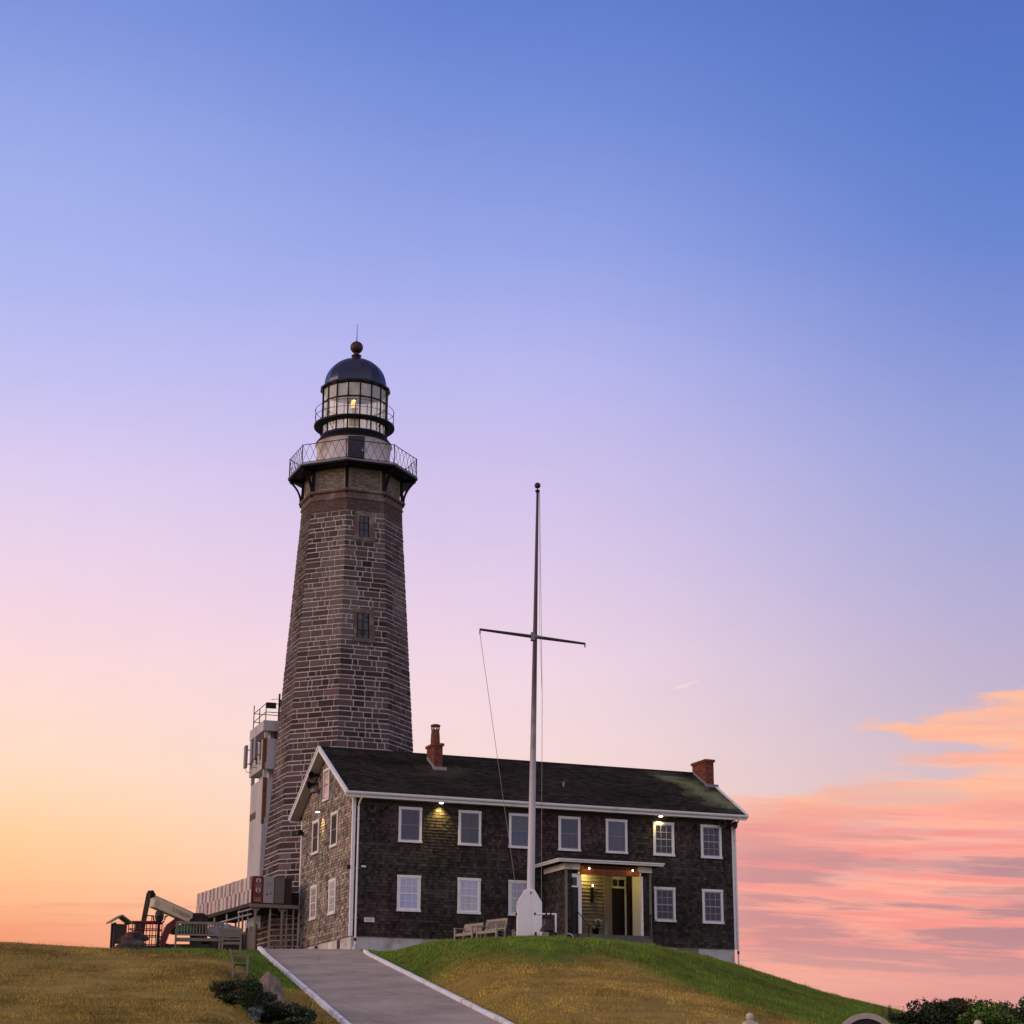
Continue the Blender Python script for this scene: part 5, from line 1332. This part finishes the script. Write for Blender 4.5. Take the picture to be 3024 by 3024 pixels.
# ------------------------------------------------------------------ sky
world = bpy.data.worlds.new('World'); SC.world = world; world.use_nodes = True
nt = world.node_tree; nt.nodes.clear()
out = nt.nodes.new('ShaderNodeOutputWorld')
tc = nt.nodes.new('ShaderNodeTexCoord'); sx = nt.nodes.new('ShaderNodeSeparateXYZ'); nt.links.new(tc.outputs['Generated'], sx.inputs[0])
dxs, dys, dzs = (S(nt, sx.outputs[i]) for i in range(3))
el = dzs._m('ARCSINE', dzs.maxi(-1.0).mini(1.0)) * (180/math.pi)
az = dxs._m('ARCTAN2', dxs, dys) * (180/math.pi)
SUN_AZ, SUN_EL = -106.0, 5.0
def rampdeg(stops):     # (elevation in degrees, sRGB)
    return ramp(nt, (el + 2) / 62.0, [((e + 2)/62.0, lin(c)) for e, c in stops])
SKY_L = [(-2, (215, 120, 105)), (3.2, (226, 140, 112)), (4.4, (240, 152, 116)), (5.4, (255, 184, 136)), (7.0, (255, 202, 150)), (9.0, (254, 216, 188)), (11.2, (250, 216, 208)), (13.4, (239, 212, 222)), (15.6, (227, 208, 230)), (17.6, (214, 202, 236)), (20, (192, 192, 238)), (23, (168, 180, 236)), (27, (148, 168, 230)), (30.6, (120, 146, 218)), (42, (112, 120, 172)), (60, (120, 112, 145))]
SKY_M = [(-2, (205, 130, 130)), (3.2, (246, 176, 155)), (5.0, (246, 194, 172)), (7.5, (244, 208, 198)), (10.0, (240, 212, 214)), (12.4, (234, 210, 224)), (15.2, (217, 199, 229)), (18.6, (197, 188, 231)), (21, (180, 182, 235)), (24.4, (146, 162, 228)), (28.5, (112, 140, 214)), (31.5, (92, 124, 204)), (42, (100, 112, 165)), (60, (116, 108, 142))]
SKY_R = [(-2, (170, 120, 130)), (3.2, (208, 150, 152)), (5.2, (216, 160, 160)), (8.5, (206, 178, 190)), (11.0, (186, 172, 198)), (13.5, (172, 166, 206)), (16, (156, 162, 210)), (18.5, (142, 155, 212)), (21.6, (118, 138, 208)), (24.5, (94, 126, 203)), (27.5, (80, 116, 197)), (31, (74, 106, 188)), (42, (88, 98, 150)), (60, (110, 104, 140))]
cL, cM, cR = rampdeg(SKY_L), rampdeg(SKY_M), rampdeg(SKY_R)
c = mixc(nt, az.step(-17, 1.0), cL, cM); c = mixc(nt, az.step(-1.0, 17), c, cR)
vio = el.step(9, 14) * (40.0 - el).step(0, 8)
c = mixc(nt, vio * ((8.0 - az).step(0, 14) * .15 + .35), c, mixc(nt, 1.0, c, (1.06, .955, 1.0), 'MULTIPLY'))
# away from the view: unseen sky behind, brightened as fill for ground and facade
back_fill = ramp(nt, (el + 2) / 62.0, [(0, (.52, .45, .51)), (.2, (.84, .76, .92)), (.5, (.80, .75, .92)), (1, (.50, .46, .54))])
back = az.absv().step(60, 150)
c = mixc(nt, back * (az.step(-150, -90) * .55 + .45).clamp(), c, back_fill)
# faint large-scale unevenness and grain-free streaks
mot = noise_n(nt, comb(nt, az * .55, el * .8, 8.0), 1.0, 6, .7)
c = mixc(nt, 1.0, c, comb(nt, mot*.07 + .965, mot*.055 + .9725, mot*.03 + .985), 'MULTIPLY')
vec = comb(nt, az * .05, el * .16, 0.0)
nl = noise_n(nt, vec, 1.0, 3, .5)
c = mixc(nt, 1.0, c, comb(nt, nl*.06 + .97, nl*.05 + .975, nl*.03 + .985), 'MULTIPLY')
# sunset clouds low on the right: two wedge wisps above a streaky bank
wv = comb(nt, az * .22, el * .9 + az * .03, 3.0)
warp = noise_n(nt, wv, 1.0, 5, .6)
fine = noise_n(nt, comb(nt, az * .9, el * 3.2, 2.0), 1.0, 4, .65)
e2 = el + (warp - .5) * 1.7 + (fine - .5) * .55
def wedge(tip, z_tip, up, dn, soft=.22):
    d = (az - tip)
    topz = z_tip + d * up; botz = z_tip - d * dn
    return (topz - e2).step(-soft*.4, soft) * (e2 - botz).step(-soft, soft) * d.step(-.3, .7)
w1 = wedge(9.9, 10.36, .145, .155); w2 = wedge(10.7, 9.42, .055, .085)
bank_top = 8.55 + (az - 7.0).maxi(0.0) * .085
bank = (bank_top - e2).step(-.1, .5) * az.step(3.0, 7.5)
far = (70.0 - az).step(0, 30)
streak = noise_n(nt, comb(nt, az * .11, el * .95 + az * .045, 7.0), 1.0, 5, .58, .4)
streak2 = noise_n(nt, comb(nt, az * .16, el * 2.5 + az * .13, 1.0), 1.0, 6, .62, .5)
cover = (w1 + w2 + bank).clamp() * far
pink = mixc(nt, streak2.step(.36, .64), lin((240, 140, 138)), lin((253, 168, 152)))
up_ = ((el - 7.2).step(0, 1.4) * .75 + (streak2 - .5) * 1.2).clamp()
pink = mixc(nt, up_, pink, lin((255, 186, 150)))
grey = mixc(nt, az.step(5, 16), lin((198, 134, 142)), lin((172, 124, 140)))
gk = ((streak * .6 + streak2 * .4).step(.46, .55) * (8.0 - el).step(-.8, 2.0) * .95).clamp()
ccol = mixc(nt, gk, pink, grey)
pale = (noise_n(nt, comb(nt, az * .13 + 5, el * .8, 11.0), 1.0, 4, .55).step(.50, .66) * (az - 8.0).step(0, 3) * (el - 4.5).step(0, 1.0) * .55).clamp()
ccol = mixc(nt, pale, ccol, lin((216, 178, 176)))
lowf = (4.6 - el).step(0, 2.0) * .75
c = mixc(nt, (cover * (.97 - lowf)).clamp(), c, ccol)
# two faint wisps higher up
wsp = (noise_n(nt, comb(nt, az * 1.3, el * 3.0 - az * .8, 4.0), 1.0, 4, .6) - (az - 5.2).absv() * .22 - (el - 11.8).absv() * .5).step(.42, .58) * .5
c = mixc(nt, wsp, c, lin((248, 222, 222)))
# thin pink streaks low on the left
ls = noise_n(nt, comb(nt, az * .16 + 9, el * 2.2, 5.0), 1.0, 5, .6).step(.46, .64) * (az * -1.0).step(6, 10) * (az + 40.0).step(0, 15) * (5.9 - el).step(0, 1.2) * .6
c = mixc(nt, ls.clamp(), c, lin((222, 132, 112)))
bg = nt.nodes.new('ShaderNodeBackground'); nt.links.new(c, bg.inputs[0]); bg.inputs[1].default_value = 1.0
sk = nt.nodes.new('ShaderNodeTexSky'); sk.sky_type = 'NISHITA'; sk.sun_disc = False; sk.sun_elevation = R(1.0); sk.sun_rotation = R(SUN_AZ); sk.altitude = 20
bg2 = nt.nodes.new('ShaderNodeBackground'); nt.links.new(sk.outputs[0], bg2.inputs[0]); bg2.inputs[1].default_value = .05
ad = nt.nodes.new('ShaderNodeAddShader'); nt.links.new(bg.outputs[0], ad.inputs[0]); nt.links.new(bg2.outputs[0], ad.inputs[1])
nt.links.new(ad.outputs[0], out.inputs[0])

sl = bpy.data.lights.new('sun', 'SUN'); sl.energy = 1.3; sl.angle = R(35); sl.color = (1.0, .70, .52)
so_ = bpy.data.objects.new('sun', sl); COL.objects.link(so_)
dv = Vector((math.sin(R(SUN_AZ))*math.cos(R(SUN_EL+9)), math.cos(R(SUN_AZ))*math.cos(R(SUN_EL+9)), math.sin(R(SUN_EL+9))))
so_.rotation_euler = dv.to_track_quat('Z', 'Y').to_euler()

# ------------------------------------------------------------------ camera
PITCH, ROLL, FPX = .29371, -.005113, 5702.31
cam = bpy.data.cameras.new('camera'); co = bpy.data.objects.new('camera', cam); COL.objects.link(co)
cam.sensor_width = 36; cam.sensor_fit = 'HORIZONTAL'; cam.lens = 36*FPX/3024; cam.clip_start = .1; cam.clip_end = 30000
co.location = (0, 0, 0)
co.rotation_euler = (Matrix.Rotation(math.pi/2 + PITCH, 3, 'X') @ Matrix.Rotation(-ROLL, 3, 'Z')).to_euler()
SC.camera = co
SC.view_settings.view_transform = 'Standard'; SC.view_settings.look = 'None'; SC.view_settings.exposure = 0; SC.view_settings.gamma = 1
SC.view_settings.use_curve_mapping = False
SC.render.resolution_x = SC.render.resolution_y = 1024
